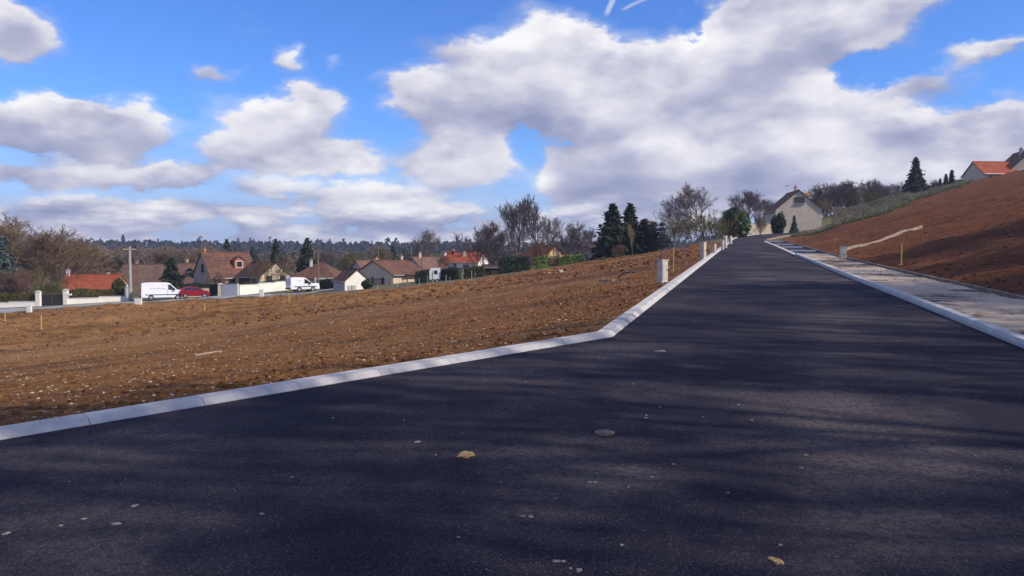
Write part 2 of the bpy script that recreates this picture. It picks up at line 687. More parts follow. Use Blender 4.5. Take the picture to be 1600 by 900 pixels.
ASPHALT = asphalt_mat()
EARTH = earth_mat('field_earth', None)
BANK = earth_mat('bank_earth', .95, .55)
CLOD = mat('earth_clod', (.20, .095, .040), .95, c2=(.085, .036, .015), scale=1.5, bump=.8, bscale=30)
STONE = mat('field_stone', (.52, .42, .30), .85, c2=(.30, .20, .11), scale=1.7, bump=.4, bscale=25)
GRIT = mat('road_grit', (.46, .40, .34), .85, c2=(.16, .13, .11), scale=40.0, bump=.6, bscale=90)
CONC = mat('kerb_concrete', (.58, .55, .52), .85, c2=(.42, .40, .385), scale=2.2, bump=.35, bscale=60)
CONC_D = mat('dirty_edging', (.30, .235, .185), .9, c2=(.15, .105, .08), scale=2.6, bump=.5, bscale=40)
POSTM = mat('pale_housing', (.62, .57, .49), .7, c2=(.50, .45, .38), scale=3)
WPAINT = mat('road_paint', (.66, .65, .62), .8, c2=(.46, .45, .43), scale=5)
GLASS = glass_mat()
WHITE = mat('white_render', (.80, .76, .66), .85, var=.05, scale=1.2, bump=.2)
CREAM = mat('cream_render', (.60, .50, .36), .88, var=.08, scale=1.0, bump=.2)
BEIGE = mat('beige_render', (.58, .46, .33), .88, var=.08, scale=.8, bump=.2)
PINKB = mat('pink_beige_render', (.42, .32, .27), .88, var=.1, scale=.8, bump=.2)
GREYR = mat('grey_render', (.47, .41, .37), .9, var=.08, scale=.8, bump=.2)
STONEW = mat('rubble_stone_wall', (.66, .56, .43), .9, c2=(.36, .27, .18), scale=3.5, bump=.8, bscale=4)
BRICKM = mat('orange_brick', (.52, .17, .06), .9, c2=(.36, .10, .04), scale=4, bump=.5)
R_BROWN = roof_mat('brown_tiles', (.185, .088, .060), (.105, .050, .036))
R_DARK = roof_mat('dark_brown_tiles', (.095, .052, .038), (.060, .033, .026))
R_PINK = roof_mat('weathered_pink_tiles', (.225, .125, .090), (.140, .080, .060))
R_RED = roof_mat('red_tiles', (.40, .095, .042), (.26, .060, .030))
R_ORANGE = roof_mat('orange_tiles', (.36, .13, .055), (.24, .08, .035))
SHUT = mat('shutter_wood', (.10, .025, .016), .6, var=.2)
DARKW = mat('dark_brown_wood', (.045, .025, .018), .8, var=.3)
FRAMEW = mat('white_joinery', (.75, .74, .70), .5, var=.04)
FRAMEB = mat('brown_joinery', (.09, .045, .03), .6, var=.1)
BLACKM = mat('black_gate_paint', (.012, .012, .014), .6, var=.2)
WOODP = mat('grey_pole', (.40, .37, .33), .9, c2=(.28, .255, .22), scale=4, bump=.3)
WOODS = mat('timber_pole', (.22, .16, .11), .9, c2=(.13, .09, .065), scale=6, bump=.3)
YELLOW = mat('yellow_stake_paint', (.62, .40, .06), .8, c2=(.5, .32, .10), scale=9)
PIPE = mat('blue_conduit', (.012, .016, .085), .5, var=.2, scale=6)
ZINC = mat('zinc', (.35, .35, .36), .45, var=.1, metal=.6)
GRAVEL = mat('pale_gravel', (.56, .45, .34), .95, c2=(.40, .315, .235), scale=1.6, bump=.9, bscale=45)


def muddy(m):
    w = NT(m.node_tree)
    b = w.n['Principled BSDF']
    old = b.inputs['Base Color'].links[0].from_socket
    tc = w.n.new('ShaderNodeTexCoord').outputs['Object']
    n1 = w.noise(tc, .42, 5, .62)
    n2 = w.noise(tc, 3.5, 5, .65)
    k = w.mr(w.math('MULTIPLY_ADD', n2, .45, n1), .69, .86)
    w.l.new(w.mix(w.math('MULTIPLY', k, .9), old, (.060, .034, .022)), b.inputs['Base Color'])


muddy(GRAVEL)
STREET = mat('worn_street', (.33, .31, .31), .9, c2=(.25, .235, .235), scale=.8, bump=.2)
BARK = mat('bark', (.115, .088, .070), .95, c2=(.060, .045, .037), scale=3, bump=.5)
BARKP = mat('pale_bark', (.30, .26, .21), .95, c2=(.17, .14, .11), scale=4, bump=.4)
TWIG = mat('grey_brown_twigs', (.23, .185, .170), .95, c2=(.13, .10, .095), scale=.4)
TWIGT = mat('tan_twigs', (.235, .160, .085), .95, c2=(.120, .078, .042), scale=.3)
TWIGP = mat('purple_grey_twigs', (.155, .115, .115), .95, c2=(.085, .064, .068), scale=.3)
TWIGR = mat('reddish_twigs', (.26, .13, .10), .95, c2=(.14, .07, .055), scale=.4)
TWIGO = mat('olive_twigs', (.17, .155, .055), .95, c2=(.085, .080, .030), scale=.4)
NEEDLE = mat('spruce_needles', (.040, .062, .028), .9, c2=(.014, .026, .016), scale=.9)
NEEDLEB = mat('blue_cedar_needles', (.085, .120, .105), .9, c2=(.035, .058, .055), scale=.9)
LEAF = mat('laurel_leaves', (.060, .110, .020), .55, c2=(.016, .038, .010), scale=1.2, spec=.5)
LEAFY = mat('yellow_green_leaves', (.175, .240, .028), .6, c2=(.060, .100, .014), scale=1.0, spec=.4)
LEAFD = mat('dark_hedge_leaves', (.036, .056, .016), .7, c2=(.010, .018, .008), scale=1.0, spec=.4)
LEAFO = mat('dull_olive_hedge', (.105, .092, .022), .9, c2=(.052, .044, .012), scale=1.0)
FARW = mat('far_wood_leaves', (.030, .036, .034), .95, c2=(.014, .018, .020), scale=.05)
GRASSG = mat('green_grass', (.125, .150, .045), .95, c2=(.075, .092, .030), scale=.25)
GRASSD = mat('dry_grass', (.270, .230, .160), .95, c2=(.150, .135, .088), scale=.3)
GARDEN = mat('garden_ground', (.105, .105, .040), .95, c2=(.120, .080, .040), scale=.12, bump=.4, bscale=3)
FARG = mat('valley_ground', (.125, .100, .055), .95, c2=(.070, .072, .034), scale=.012)
VANW = mat('white_van_paint', (.80, .80, .80), .3, var=.02, coat=.3)
CARR = mat('red_car_paint', (.26, .010, .022), .28, var=.05, coat=.5)
TYRE = mat('tyre_rubber', (.012, .012, .012), .85, var=.2)
RIM = mat('wheel_rim', (.42, .42, .43), .4, var=.1, metal=.6)
PLAST = mat('dark_plastic', (.022, .022, .024), .6, var=.1)
REDL = mat('tail_lamp_red', (.35, .012, .010), .25, var=.1)
LAMPC = mat('headlamp_clear', (.62, .64, .66), .12, var=.05)
RUST = mat('cast_iron_cover', (.38, .25, .18), .7, c2=(.20, .13, .09), scale=22, bump=.6, bscale=70)
SAND = mat('sand_lump', (.46, .31, .15), .95, c2=(.34, .22, .10), scale=9, bump=.8, bscale=60)

# ---------------------------------------------------------------- terrain meshes
def ax_steps(segs):
    out = []
    for a, b, st in segs:
        n = max(1, int(round((b - a) / st)))
        out.append(np.linspace(a, b, n, endpoint=False))
    out.append(np.array([segs[-1][1]]))
    return np.concatenate(out)


# outline of the bare plot: where its far edge stands in the valley
EDGE_PX = [(-300, 500), (0, 489), (100, 482), (250, 472), (330, 467), (460, 462), (540, 458), (600, 453), (680, 447),
           (740, 440), (830, 425), (920, 410), (1000, 397), (1060, 388), (1120, 379)]
EDGE = [hit(*p) for p in EDGE_PX]
EDGE[0] = (-92.0, 88.0)
E_AZ = np.array([e[0] / e[1] for e in EDGE])
E_D = np.array([e[1] for e in EDGE])
E_D[9] = max(E_D[9], 86)
E_D[8] = max(E_D[8], 86)


def edgeD(x, y):
    return np.interp(x / np.maximum(y, .1), E_AZ, E_D)


xs = ax_steps([(-110, -62, 1.0), (-62, -26, .32), (-26, 9, .125), (9, 50, .34), (50, 110, .7)])
ys = ax_steps([(-22, 3, .6), (3, 26, .125), (26, 108, .32), (108, 175, .8)])
GXm, GYm = np.meshgrid(xs, ys)
sA, tA = STarc(GXm, GYm)
kd = kerbdist(GXm, GYm)
h = H(GXm, GYm)
leftm = sst(.3, 1.2, kd) * (tA < 0)
rightm = sst(.15, 1.5, tA - trear(sA))
infield = leftm * (1 - sst(-.5, .5, GYm - edgeD(GXm, GYm)))
# churned band in the farther part of the plot, smooth tracked ground nearer
band = infield * (sst(40, 52, GYm + 6 * fbm(GXm * .05, GYm * .05, 2, 3)) * (1 - .5 * sst(6, 20, GXm)))
nearb = infield * np.exp(-(kd / 3.0) ** 2)
u_, v_ = GXm * UX + GYm * UY, GXm * NX + GYm * NY
h = h + infield * (.20 * fbm(GXm * .11, GYm * .16, 3, 1) + .05 * fbm(GXm * 1.1, GYm * 1.1, 3, 5) + .035 * fbm(GXm * 3.4, GYm * 3.4, 3, 9))
cl = np.maximum(0, fbm(GXm * .9, GYm * .9, 3, 21, .6) - .02)
h = h + band * (.8 * cl + .12 * fbm(GXm * 2.2, GYm * 2.2, 2, 31))
h = h + nearb * .10 * np.maximum(0, fbm(GXm * 2.4, GYm * 2.4, 3, 41))
def lipY(x, y):
    """upper lip of the bare bank: grass grows beyond this line"""
    return np.interp(x, [20, 36, 39, 43, 53, 63, 78, 110], [113, 103, 97, 93, 106, 114, 135, 165]) + 5 * fbm(x * .3, y * .3, 3, 8)


earthb = rightm * (GYm < lipY(GXm, GYm))
h = h + rightm * (.28 * fbm(u_ * .10, v_ * .45, 3, 51) + .12 * fbm(u_ * .4, v_ * 1.3, 3, 55)) * np.where(earthb > 0, 1, .3)
h = h + earthb * (.40 * np.maximum(0, fbm(GXm * 1.2, GYm * 1.2, 3, 61, .6)) + .12 * fbm(GXm * 3., GYm * 3., 2, 66))
cor = (kd < .18) & (tA < trear(sA) + .02)
h = np.where(cor, h - .22, h)
fc_x = (GXm[:-1, :-1] + GXm[1:, 1:]) / 2
fc_y = (GYm[:-1, :-1] + GYm[1:, 1:]) / 2
fs_, ft_ = STarc(fc_x, fc_y)
fkd = kerbdist(fc_x, fc_y)
f_left = (ft_ < 0) & (fkd > -.3)
f_field = f_left & (fc_y < edgeD(fc_x, fc_y))
f_right = (ft_ > trear(fs_) - .3)
f_bank = f_right & (fc_y < lipY(fc_x, fc_y))
f_hill = f_right & ~f_bank
f_rest = ~(f_field | f_bank | f_hill)
nyv, nxv = GXm.shape
idx = np.arange(nyv * nxv).reshape(nyv, nxv)
quads = np.stack([idx[:-1, :-1], idx[:-1, 1:], idx[1:, 1:], idx[1:, :-1]], -1)
allv = np.stack([GXm, GYm, h], -1).reshape(-1, 3)
TERR = (xs, ys, h)


def submesh(name, mask, m, label):
    q = quads[mask]
    used, inv = np.unique(q.ravel(), return_inverse=True)
    me = np_mesh(name, allv[used], inv.reshape(-1, 4), True)
    return tag(mobj(name, me, m), label, kind='structure')


submesh('field', f_field, EARTH, 'bare brown stony building plot falling away from the road')
submesh('embankment', f_bank, BANK, 'steep bare red brown earth bank above the pavement')
HILLM = mat('rough_hillside', (.135, .125, .065), .95, c2=(.110, .095, .060), scale=.5, bump=.6, bscale=6)
submesh('hillside', f_hill, HILLM, 'rough grassy hillside above the earth bank')
submesh('garden_ground', f_rest, GARDEN, 'dull green and brown ground of the gardens below')


def surf(x, y):
    """height of the modelled surface at a point (bilinear)"""
    i = np.clip(np.searchsorted(xs, x) - 1, 0, len(xs) - 2)
    j = np.clip(np.searchsorted(ys, y) - 1, 0, len(ys) - 2)
    fx = (x - xs[i]) / (xs[i + 1] - xs[i])
    fy = (y - ys[j]) / (ys[j + 1] - ys[j])
    return (h[j, i] * (1 - fx) * (1 - fy) + h[j, i + 1] * fx * (1 - fy) + h[j + 1, i] * (1 - fx) * fy + h[j + 1, i + 1] * fx * fy)


# the wide valley and its far ridge
gxs = ax_steps([(-6000, -1500, 300), (-1500, -300, 50), (-300, 300, 12), (300, 1500, 50), (1500, 6000, 300)])
gys = ax_steps([(-2000, -200, 200), (-200, 400, 12), (400, 1600, 40), (1600, 8000, 320)])
A, B = np.meshgrid(gxs, gys)
hh = H(A, B)
ins = np.minimum(np.minimum(A + 110, 110 - A), np.minimum(B + 22, 175 - B))
hh = hh - 2.2 * sst(-1, 12, ins) + 2.0 * fbm(A * .01, B * .01, 3, 71) * sst(0, 120, -ins)
ii = np.arange(A.size).reshape(A.shape)
gq = np.stack([ii[:-1, :-1], ii[:-1, 1:], ii[1:, 1:], ii[1:, :-1]], -1)
cmid = ins[:-1, :-1]
gq = gq[~((cmid > 30) & (A[:-1, :-1] > -85) & (A[:-1, :-1] < 85))]
tag(mobj('ground', np_mesh('ground', np.stack([A, B, hh], -1).reshape(-1, 3), gq.reshape(-1, 4), True), FARG),
    'wide valley floor rising to a far wooded ridge', kind='structure')


# ---------------------------------------------------------------- road
def strip(name, srange, tl, tr, dz, m, label, n=10, step=.5, rough=0.0, kind='structure', parent=None, mudfn=None):
    ss = np.arange(srange[0], srange[1] + 1e-6, step)
    vs = []
    for s in ss:
        a, b = tl(s), tr(s)
        for i in range(n + 1):
            t = a + (b - a) * i / n
            x, y = XY(s, t)
            z = float(zcor(x, y)) + dz
            if rough:
                z += rough * float(fbm(np.array(x * 2.1), np.array(y * 2.1), 3, 5))
            vs.append((x, y, z))
    k = len(ss)
    q = np.arange(k * (n + 1)).reshape(k, n + 1)
    qq = np.stack([q[:-1, :-1], q[:-1, 1:], q[1:, 1:], q[1:, :-1]], -1).reshape(-1, 4)
    o = mobj(name, np_mesh(name, np.array(vs), qq, True), m, parent)
    return tag(o, label, kind=kind) if label else o


tleft = lambda s: .585 * s if s < 0 else 0.0
strip('road', (-24, S1 + 60), tleft, lambda s: float(tright(s)) + .02, 0.0, ASPHALT, 'freshly laid blue black asphalt road climbing the hill', n=14)
PARK0, PARK1 = 37.0, 82.0
pk = strip('parking_strip', (PARK0, PARK1), lambda s: float(tright(s)) + .17, lambda s: float(trear(s)) - .04, .008, ASPHALT,
           'asphalt parking bays with white cross lines beside the road', n=4)
strip('pavement', (-22, PARK0), lambda s: float(tright(s)) + .16, lambda s: float(trear(s)) - .03, .055, GRAVEL,
      'unfinished pale gravel pavement between two kerbs', n=14, step=.25, rough=.05)


def bar_on(s, t0, t1, wid, dz, name, m, parent):
    mb = MB()
    vs = []
    for ds in (-wid / 2, wid / 2):
        for i in range(5):
            x, y = XY(s + ds, t0 + (t1 - t0) * i / 4)
            vs.append((x, y, float(zcor(x, y)) + dz))
    mb.poly(vs, [(i, i + 1, 6 + i, 5 + i) for i in range(4)])
    return mb.build(name, m, parent)


BAYP = mat('bay_divider_paint', (.86, .85, .82), .8, var=.06, scale=5)
for s in (37.6, 44.9, 54.6, 65.0, 81.0):
    a, b = XY(s, float(tright(s)) + .25), XY(s, float(trear(s)) - .02)
    L = math.hypot(b[0] - a[0], b[1] - a[1])
    za, zb_ = float(zcor(*a)), float(zcor(*b))
    o = MB().box(0, 0, 0, L, .34, .20).build('bay_divider', BAYP, pk, loc=((a[0] + b[0]) / 2, (a[1] + b[1]) / 2, (za + zb_) / 2 - .02))
    o.rotation_euler = (0, -math.atan2(zb_ - za, L), math.atan2(b[1] - a[1], b[0] - a[0]))


def kerb_mesh(name, prof):
    mb = MB()
    mb.prism(prof, -.4985, .4985, lambda a, b, c: (c, a, b))
    me = mb.mesh(name)
    bm = bmesh.new()
    bm.from_mesh(me)
    bmesh.ops.bevel(bm, geom=[e for e in bm.edges], offset=.004, segments=1, affect='EDGES')
    bm.to_mesh(me)
    bm.free()
    return me


def place_line(parent, name, me, m, pts, side=1.0):
    """one stone per metre along a line of plane points"""
    rnd = random.Random(len(pts) * 7 + 3)
    for i in range(len(pts) - 1):
        (x0, y0), (x1, y1) = pts[i], pts[i + 1]
        z0, z1 = float(zcor(x0, y0)), float(zcor(x1, y1))
        o = bpy.data.objects.new(name, me)
        if not me.materials:
            me.materials.append(m)
        COL.objects.link(o)
        o.parent = parent
        L = math.hypot(x1 - x0, y1 - y0)
        o.location = ((x0 + x1) / 2, (y0 + y1) / 2, (z0 + z1) / 2 + rnd.uniform(-.003, .003))
        o.rotation_euler = (rnd.uniform(-.004, .004), -math.atan2(z1 - z0, L), math.atan2(y1 - y0, x1 - x0) + rnd.uniform(-.003, .003))
        o.scale = (L, side, 1)


def line_pts(s0, s1, tf):
    n = int(round(s1 - s0))
    return [XY(s0 + (s1 - s0) * i / n, float(tf(s0 + (s1 - s0) * i / n))) for i in range(n + 1)]


# left kerb: low sloping concrete stones; first the splay, then the straight, then the bend
lk = tag(thing('road_kerb', 'low pale concrete kerb between the asphalt and the bare plot', None), kind='structure')
KL = kerb_mesh('kerb_stone', [(-.02, -.20), (-.02, .008), (.055, .062), (.22, .068), (.22, -.20)])
fl = [(OX - .729 * i, OY - .685 * i) for i in range(24, 0, -1)] + [(OX, OY)]
place_line(lk, 'kerb_stone', KL, CONC, fl)
place_line(lk, 'kerb_stone', KL, CONC, line_pts(0, S1 + 58, lambda s: 0.0))
# right kerb: taller, dropping flush along the parking bays
rk = tag(thing('pavement_kerb', 'raised concrete kerb along the gravel pavement', None), kind='structure')
KR = kerb_mesh('kerb_stone', [(-.005, -.2), (-.005, .05), (.022, .105), (.165, .11), (.165, -.2)])
place_line(rk, 'kerb_stone', KR, CONC, line_pts(-20, PARK0, tright), -1.0)
KFl = kerb_mesh('kerb_stone', [(-.005, -.2), (-.005, .014), (.24, .016), (.24, -.2)])
place_line(rk, 'kerb_stone', KFl, CONC, line_pts(PARK0, PARK1, tright), -1.0)
KE2 = kerb_mesh('kerb_stone', [(0, -.2), (0, .05), (.10, .055), (.10, -.2)])
place_line(rk, 'kerb_stone', KE2, CONC_D, line_pts(PARK1 + 2.3, S1 + 58, lambda s: tright(s) + .0), -1.0)
xa, ya = XY(PARK1, float(tright(PARK1)))
xb, yb = XY(PARK1 + .3, float(trear(PARK1)))
bk = tag(thing('edging_kerb', 'narrow muddy edging kerb at the foot of the earth bank', None), kind='structure')
KE = kerb_mesh('kerb_stone', [(0, -.2), (0, .12), (.085, .125), (.085, -.2)])
place_line(bk, 'kerb_stone', KE, CONC_D, line_pts(-20, PARK1, trear), -1.0)
sw = [XY(PARK1 + i * 1.0, 5.5 - (5.5 - 3.75) * (i / 4.) ** 1.4) for i in range(5)]
place_line(bk, 'kerb_stone', KE2, CONC, sw, -1.0)


# ---------------------------------------------------------------- loose stones and clods
def lump_base(seed, sub=1):
    bm = bmesh.new()
    bmesh.ops.create_icosphere(bm, subdivisions=sub, radius=1.0)
    rnd = random.Random(seed)
    for v in bm.verts:
        k = rnd.uniform(.68, 1.18)
        v.co = v.co * k
        v.co.z *= .6
    bm.verts.ensure_lookup_table()
    vs = np.array([v.co[:] for v in bm.verts])
    fs = np.array([[v.index for v in f.verts] for f in bm.faces])
    bm.free()
    return vs, fs


LUMPS = [lump_base(i) for i in range(6)]


def scatter(name, pts, sizes, m, label, cat=None, sink=.45, seed=0, zfn=surf):
    rs = np.random.RandomState(seed)
    V, Fc, o = [], [], 0
    pts = np.asarray(pts)
    zs = zfn(pts[:, 0], pts[:, 1])
    for (x, y), z, r in zip(pts, zs, sizes):
        vs, fs = LUMPS[rs.randint(6)]
        a = rs.uniform(0, 6.28)
        c, s = math.cos(a), math.sin(a)
        sc = r * rs.uniform(.75, 1.25, 3)
        w = vs * sc
        w = np.stack([w[:, 0] * c - w[:, 1] * s + x, w[:, 0] * s + w[:, 1] * c + y, w[:, 2] + z + r * (.5 - sink)], -1)
        V.append(w)
        Fc.append(fs + o)
        o += len(vs)
    ob = mobj(name, np_mesh(name, np.concatenate(V), np.concatenate(Fc)), m)
    return tag(ob, label, cat, kind='stuff')


rs = np.random.RandomState(5)


def rand_field(n, y0, y1, mk):
    out = []
    while len(out) < n:
        y = y0 + (y1 - y0) * rs.rand(4000) ** 1.3
        x = y * rs.uniform(-.75, .36, 4000)
        k = kerbdist(x, y)
        ok = (k > .42) & (ST(x, y)[1] < -.4) & (y < edgeD(x, y) - .5) & (rs.rand(4000) < mk(x, y, k))
        out.extend(zip(x[ok], y[ok]))
    return np.array(out[:n])


pp = rand_field(4200, 3.5, 32, lambda x, y, k: .25 + .75 * np.exp(-k / 2.2))
scatter('loose_clods', pp, .010 + .045 * rs.rand(len(pp)) ** 4 + .0008 * pp[:, 1], EARTH, 'small brown earth clods strewn over the plot by the kerb', 'clods', seed=1)
pp = rand_field(4200, 3.5, 70, lambda x, y, k: .5 + .5 * np.exp(-k / 4))
scatter('pale_stones', pp, .005 + .022 * rs.rand(len(pp)) ** 4 + .0006 * pp[:, 1], STONE, 'pale flint stones strewn over the brown plot', 'stones', seed=2)
pp = rand_field(5200, 38, 105, lambda x, y, k: np.clip(sst(38, 52, y) * (.25 + 1.5 * np.maximum(0, fbm(x * .12, y * .12, 3, 77) + .15)), 0, 1))
scatter('churned_clods', pp, .03 + .20 * rs.rand(len(pp)) ** 3, CLOD, 'heavy churned clods across the farther part of the plot', 'clods', seed=3)
# bank clods
ss = rs.uniform(-6, 75, 9000)
tt = trear(ss) + .3 + 30 * rs.rand(9000) ** 1.6
bx, by = OX + UX * ss + NX * tt, OY + UY * ss + NY * tt
ok = by < lipY(bx, by) - 1
bp_ = np.stack([bx[ok], by[ok]], -1)[:5200]
CLODB = mat('bank_clod', (.17, .066, .028), .95, c2=(.075, .028, .013), scale=1.5, bump=.8, bscale=30)
scatter('bank_clods', bp_, .015 + .07 * rs.rand(len(bp_)) ** 3.5, BANK, 'reddish clods lying on the earth bank', 'clods', seed=4)
# mud spilled on the gravel pavement
ss = np.concatenate([rs.normal(c, w_, n_) for c, w_, n_ in ((14, 2.5, 200), (19, 3.0, 240), (26, 2.5, 160), (6, 4, 100), (34, 2, 40))])
tt = np.clip(rs.normal(.62, .25, len(ss)), .08, .93)
tv = tright(ss) + .2 + tt * (trear(ss) - tright(ss) - .3)
mp = np.stack([OX + UX * ss + NX * tv, OY + UY * ss + NY * tv], -1)
scatter('spilled_mud', mp, .004 + .022 * rs.rand(len(mp)) ** 4, CLODB, 'brown mud spilled over the pale gravel pavement', 'mud', sink=.42, seed=6,
        zfn=lambda x, y: zcor(x, y) + .055)
# grit on the asphalt
n = 900
gs = rs.uniform(-9, 16, n)
gt = rs.uniform(-5, 5, n)
ok = (gt > np.where(gs < 0, .585 * gs, 0) + .1) & (gt < tright(gs) - .1)
gp_ = np.stack([OX + UX * gs[ok] + NX * gt[ok], OY + UY * gs[ok] + NY * gt[ok]], -1)
scatter('road_grit', gp_, .002 + .011 * rs.rand(len(gp_)) ** 4, GRIT, 'pale chips of grit scattered over the new asphalt', 'grit', seed=7, zfn=zcor)

# ---------------------------------------------------------------- vegetation
def vnorm(a):
    l = math.sqrt(a[0] ** 2 + a[1] ** 2 + a[2] ** 2) or 1e-6
    return (a[0] / l, a[1] / l, a[2] / l)


def bare_tree_parts(seed, hgt=10.0, up=.35, angle=38, trunk_h=.24, limbs=7, kids=(6, 6, 5), r0=.20, stems=1, lenf=.52, tw=.020):
    rnd = random.Random(seed)
    trunk, crown = MB(), MB()

    def turn(d, ang):
        # random perpendicular
        a = vnorm((rnd.gauss(0, 1), rnd.gauss(0, 1), rnd.gauss(0, 1)))
        k = a[0] * d[0] + a[1] * d[1] + a[2] * d[2]
        p = vnorm((a[0] - k * d[0], a[1] - k * d[1], a[2] - k * d[2]))
        c, s = math.cos(ang), math.sin(ang)
        return vnorm((d[0] * c + p[0] * s, d[1] * c + p[1] * s, d[2] * c + p[2] * s + up * .35))

    def branch(p, d, L, r, lev, mb):
        nseg = 3 if lev < 3 else 2
        pts = [p]
        rr = r
        for i in range(nseg):
            d = vnorm((d[0] + rnd.gauss(0, .10), d[1] + rnd.gauss(0, .10), d[2] + rnd.gauss(0, .06) + up * .10))
            q = (p[0] + d[0] * L / nseg, p[1] + d[1] * L / nseg, p[2] + d[2] * L / nseg)
            r2 = max(tw * .7, r * (1 - .6 * (i + 1) / nseg))
            mb.tube(p, q, rr, r2, 5 if lev < 2 else 3)
            p, rr = q, r2
            pts.append(p)
        if lev - 1 < len(kids):
            for j in range(kids[lev - 1]):
                k = rnd.uniform(.28, 1.0)
                f = k * nseg
                i = min(int(f), nseg - 1)
                f -= i
                a, b = pts[i], pts[i + 1]
                o = (a[0] + (b[0] - a[0]) * f, a[1] + (b[1] - a[1]) * f, a[2] + (b[2] - a[2]) * f)
                branch(o, turn(d, math.radians(rnd.uniform(.55, 1.2) * angle)), L * rnd.uniform(.42, .70) * (1.15 - .3 * k),
                       max(tw, r * .45), lev + 1, mb)

    for st in range(stems):
        d = vnorm((rnd.gauss(0, .05 if stems == 1 else .33), rnd.gauss(0, .05 if stems == 1 else .33), 1))
        th = hgt * trunk_h * rnd.uniform(.85, 1.15)
        rs_ = r0 / (1 if stems == 1 else 1.6)
        p = (rnd.gauss(0, .12) * (stems > 1), rnd.gauss(0, .12) * (stems > 1), -.25)
        pts = [p]
        n = 5
        tot = hgt * .74
        for i in range(n):
            L = (th + .25) if i == 0 else (tot - th) / (n - 1)
            if i:
                d = vnorm((d[0] + rnd.gauss(0, .10), d[1] + rnd.gauss(0, .10), d[2] + .05))
            q = (p[0] + d[0] * L, p[1] + d[1] * L, p[2] + d[2] * L)
            a, b = rs_ * (1 - .19 * i), rs_ * (1 - .19 * (i + 1))
            trunk.tube(p, q, a * (1.15 if i == 0 else 1), b, 7)
            p = q
            pts.append(p)
        for j in range(limbs):
            k = (j + rnd.random()) / limbs
            f = 1 + k * (n - 1.001)
            i = int(f)
            f -= i
            a, b = pts[i], pts[i + 1]
            o = (a[0] + (b[0] - a[0]) * f, a[1] + (b[1] - a[1]) * f, a[2] + (b[2] - a[2]) * f)
            branch(o, turn(d, math.radians(rnd.uniform(.8, 1.35) * angle)), hgt * lenf * rnd.uniform(.75, 1.1) * (1.1 - .6 * k), rs_ * .42, 1, crown)
        branch(p, d, hgt * .26, rs_ * .25, 1, crown)
    return trunk, crown


def rand_quads(P, N, size, rs, asp=1.6, jit=.6):
    """leaf-sized quads at points P facing roughly N"""
    n = len(P)
    N = N + rs.normal(0, jit, (n, 3))
    N /= np.linalg.norm(N, axis=1, keepdims=True) + 1e-9
    A = np.cross(N, rs.normal(0, 1, (n, 3)))
    A /= np.linalg.norm(A, axis=1, keepdims=True) + 1e-9
    B = np.cross(N, A)
    s = size * rs.uniform(.6, 1.35, (n, 1))
    a, b = A * s * asp * .5, B * s * .5
    V = np.stack([P - a, P + b * .9, P + a, P - b * .9], 1).reshape(-1, 3)
    Fq = np.arange(n * 4).reshape(-1, 4)
    return V, Fq


def conifer_parts(seed, hgt=10.0, rad=2.4, levels=26, per=9, droop=.28, clumps=15, narrow=1.0, size=.26, gap=.06):
    rs = np.random.RandomState(seed)
    trunk = MB().tube((0, 0, -.3), (0, 0, hgt * .97), hgt * .018, .02, 7)
    P, Nn = [], []
    br = MB()
    for i in range(levels):
        k = (i + rs.uniform(-.3, .3)) / levels
        z = hgt * (gap + (1 - gap) * k)
        rr = rad * (1 - k) ** (.85 * narrow) * rs.uniform(.78, 1.15) + .06
        m = max(4, int(per * (1 - .45 * k)))
        a0 = rs.uniform(0, 6.28)
        for j in range(m):
            a = a0 + 6.283 * (j + rs.uniform(-.3, .3)) / m
            L = rr * rs.uniform(.62, 1.18)
            dz = -droop * L + .10 * L * rs.rand()
            tip = np.array([math.cos(a) * L, math.sin(a) * L, dz])
            br.tube((0, 0, z), tuple(tip * .85 + np.array([0, 0, z + .05 * L])), .03, .01, 3)
            q = max(4, int(clumps * (L / rad) + 3))
            f = rs.uniform(.12, 1.0, q) ** .75
            c = f[:, None] * tip[None, :]
            c[:, 2] += z + .16 * L * np.sin(f * 3.1) - .02
            c += rs.normal(0, .09 + .035 * L, (q, 3)) * np.array([1, 1, .7])
            P.append(c)
            Nn.append(np.tile(np.array([math.cos(a) * .5, math.sin(a) * .5, .75]), (q, 1)))
    P = np.concatenate(P)
    Nn = np.concatenate(Nn)
    V, Q = rand_quads(P, Nn, size, rs, 2.1, .55)
    return trunk, np_mesh('crown', V, Q), br


def leafy_parts(seed, rx=2.2, ry=2.2, rz=2.6, n=9000, size=.17, cz=None, lobes=26, lob=.42):
    """dense rounded evergreen: leaves on overlapping uneven lobes"""
    rs = np.random.RandomState(seed)
    cz = rz if cz is None else cz
    cs = rs.normal(0, 1, (lobes, 3))
    cs /= np.linalg.norm(cs, axis=1, keepdims=True)
    cs *= rs.uniform(.45, .72, (lobes, 1))
    P, Nn = [], []
    for c in cs:
        r = lob * rs.uniform(.75, 1.2)
        m = n // lobes
        d = rs.normal(0, 1, (m, 3))
        d /= np.linalg.norm(d, axis=1, keepdims=True)
        P.append(c + d * r * rs.uniform(.72, 1.05, (m, 1)))
        Nn.append(d)
    P = np.concatenate(P) * np.array([rx, ry, rz]) + np.array([0, 0, cz])
    Nn = np.concatenate(Nn)
    ok = P[:, 2] > .05
    V, Q = rand_quads(P[ok], Nn[ok], size, rs, 1.5, .7)
    trunk = MB().tube((0, 0, -.2), (0, 0, cz), .13, .07, 7)
    return trunk, np_mesh('crown', V, Q)


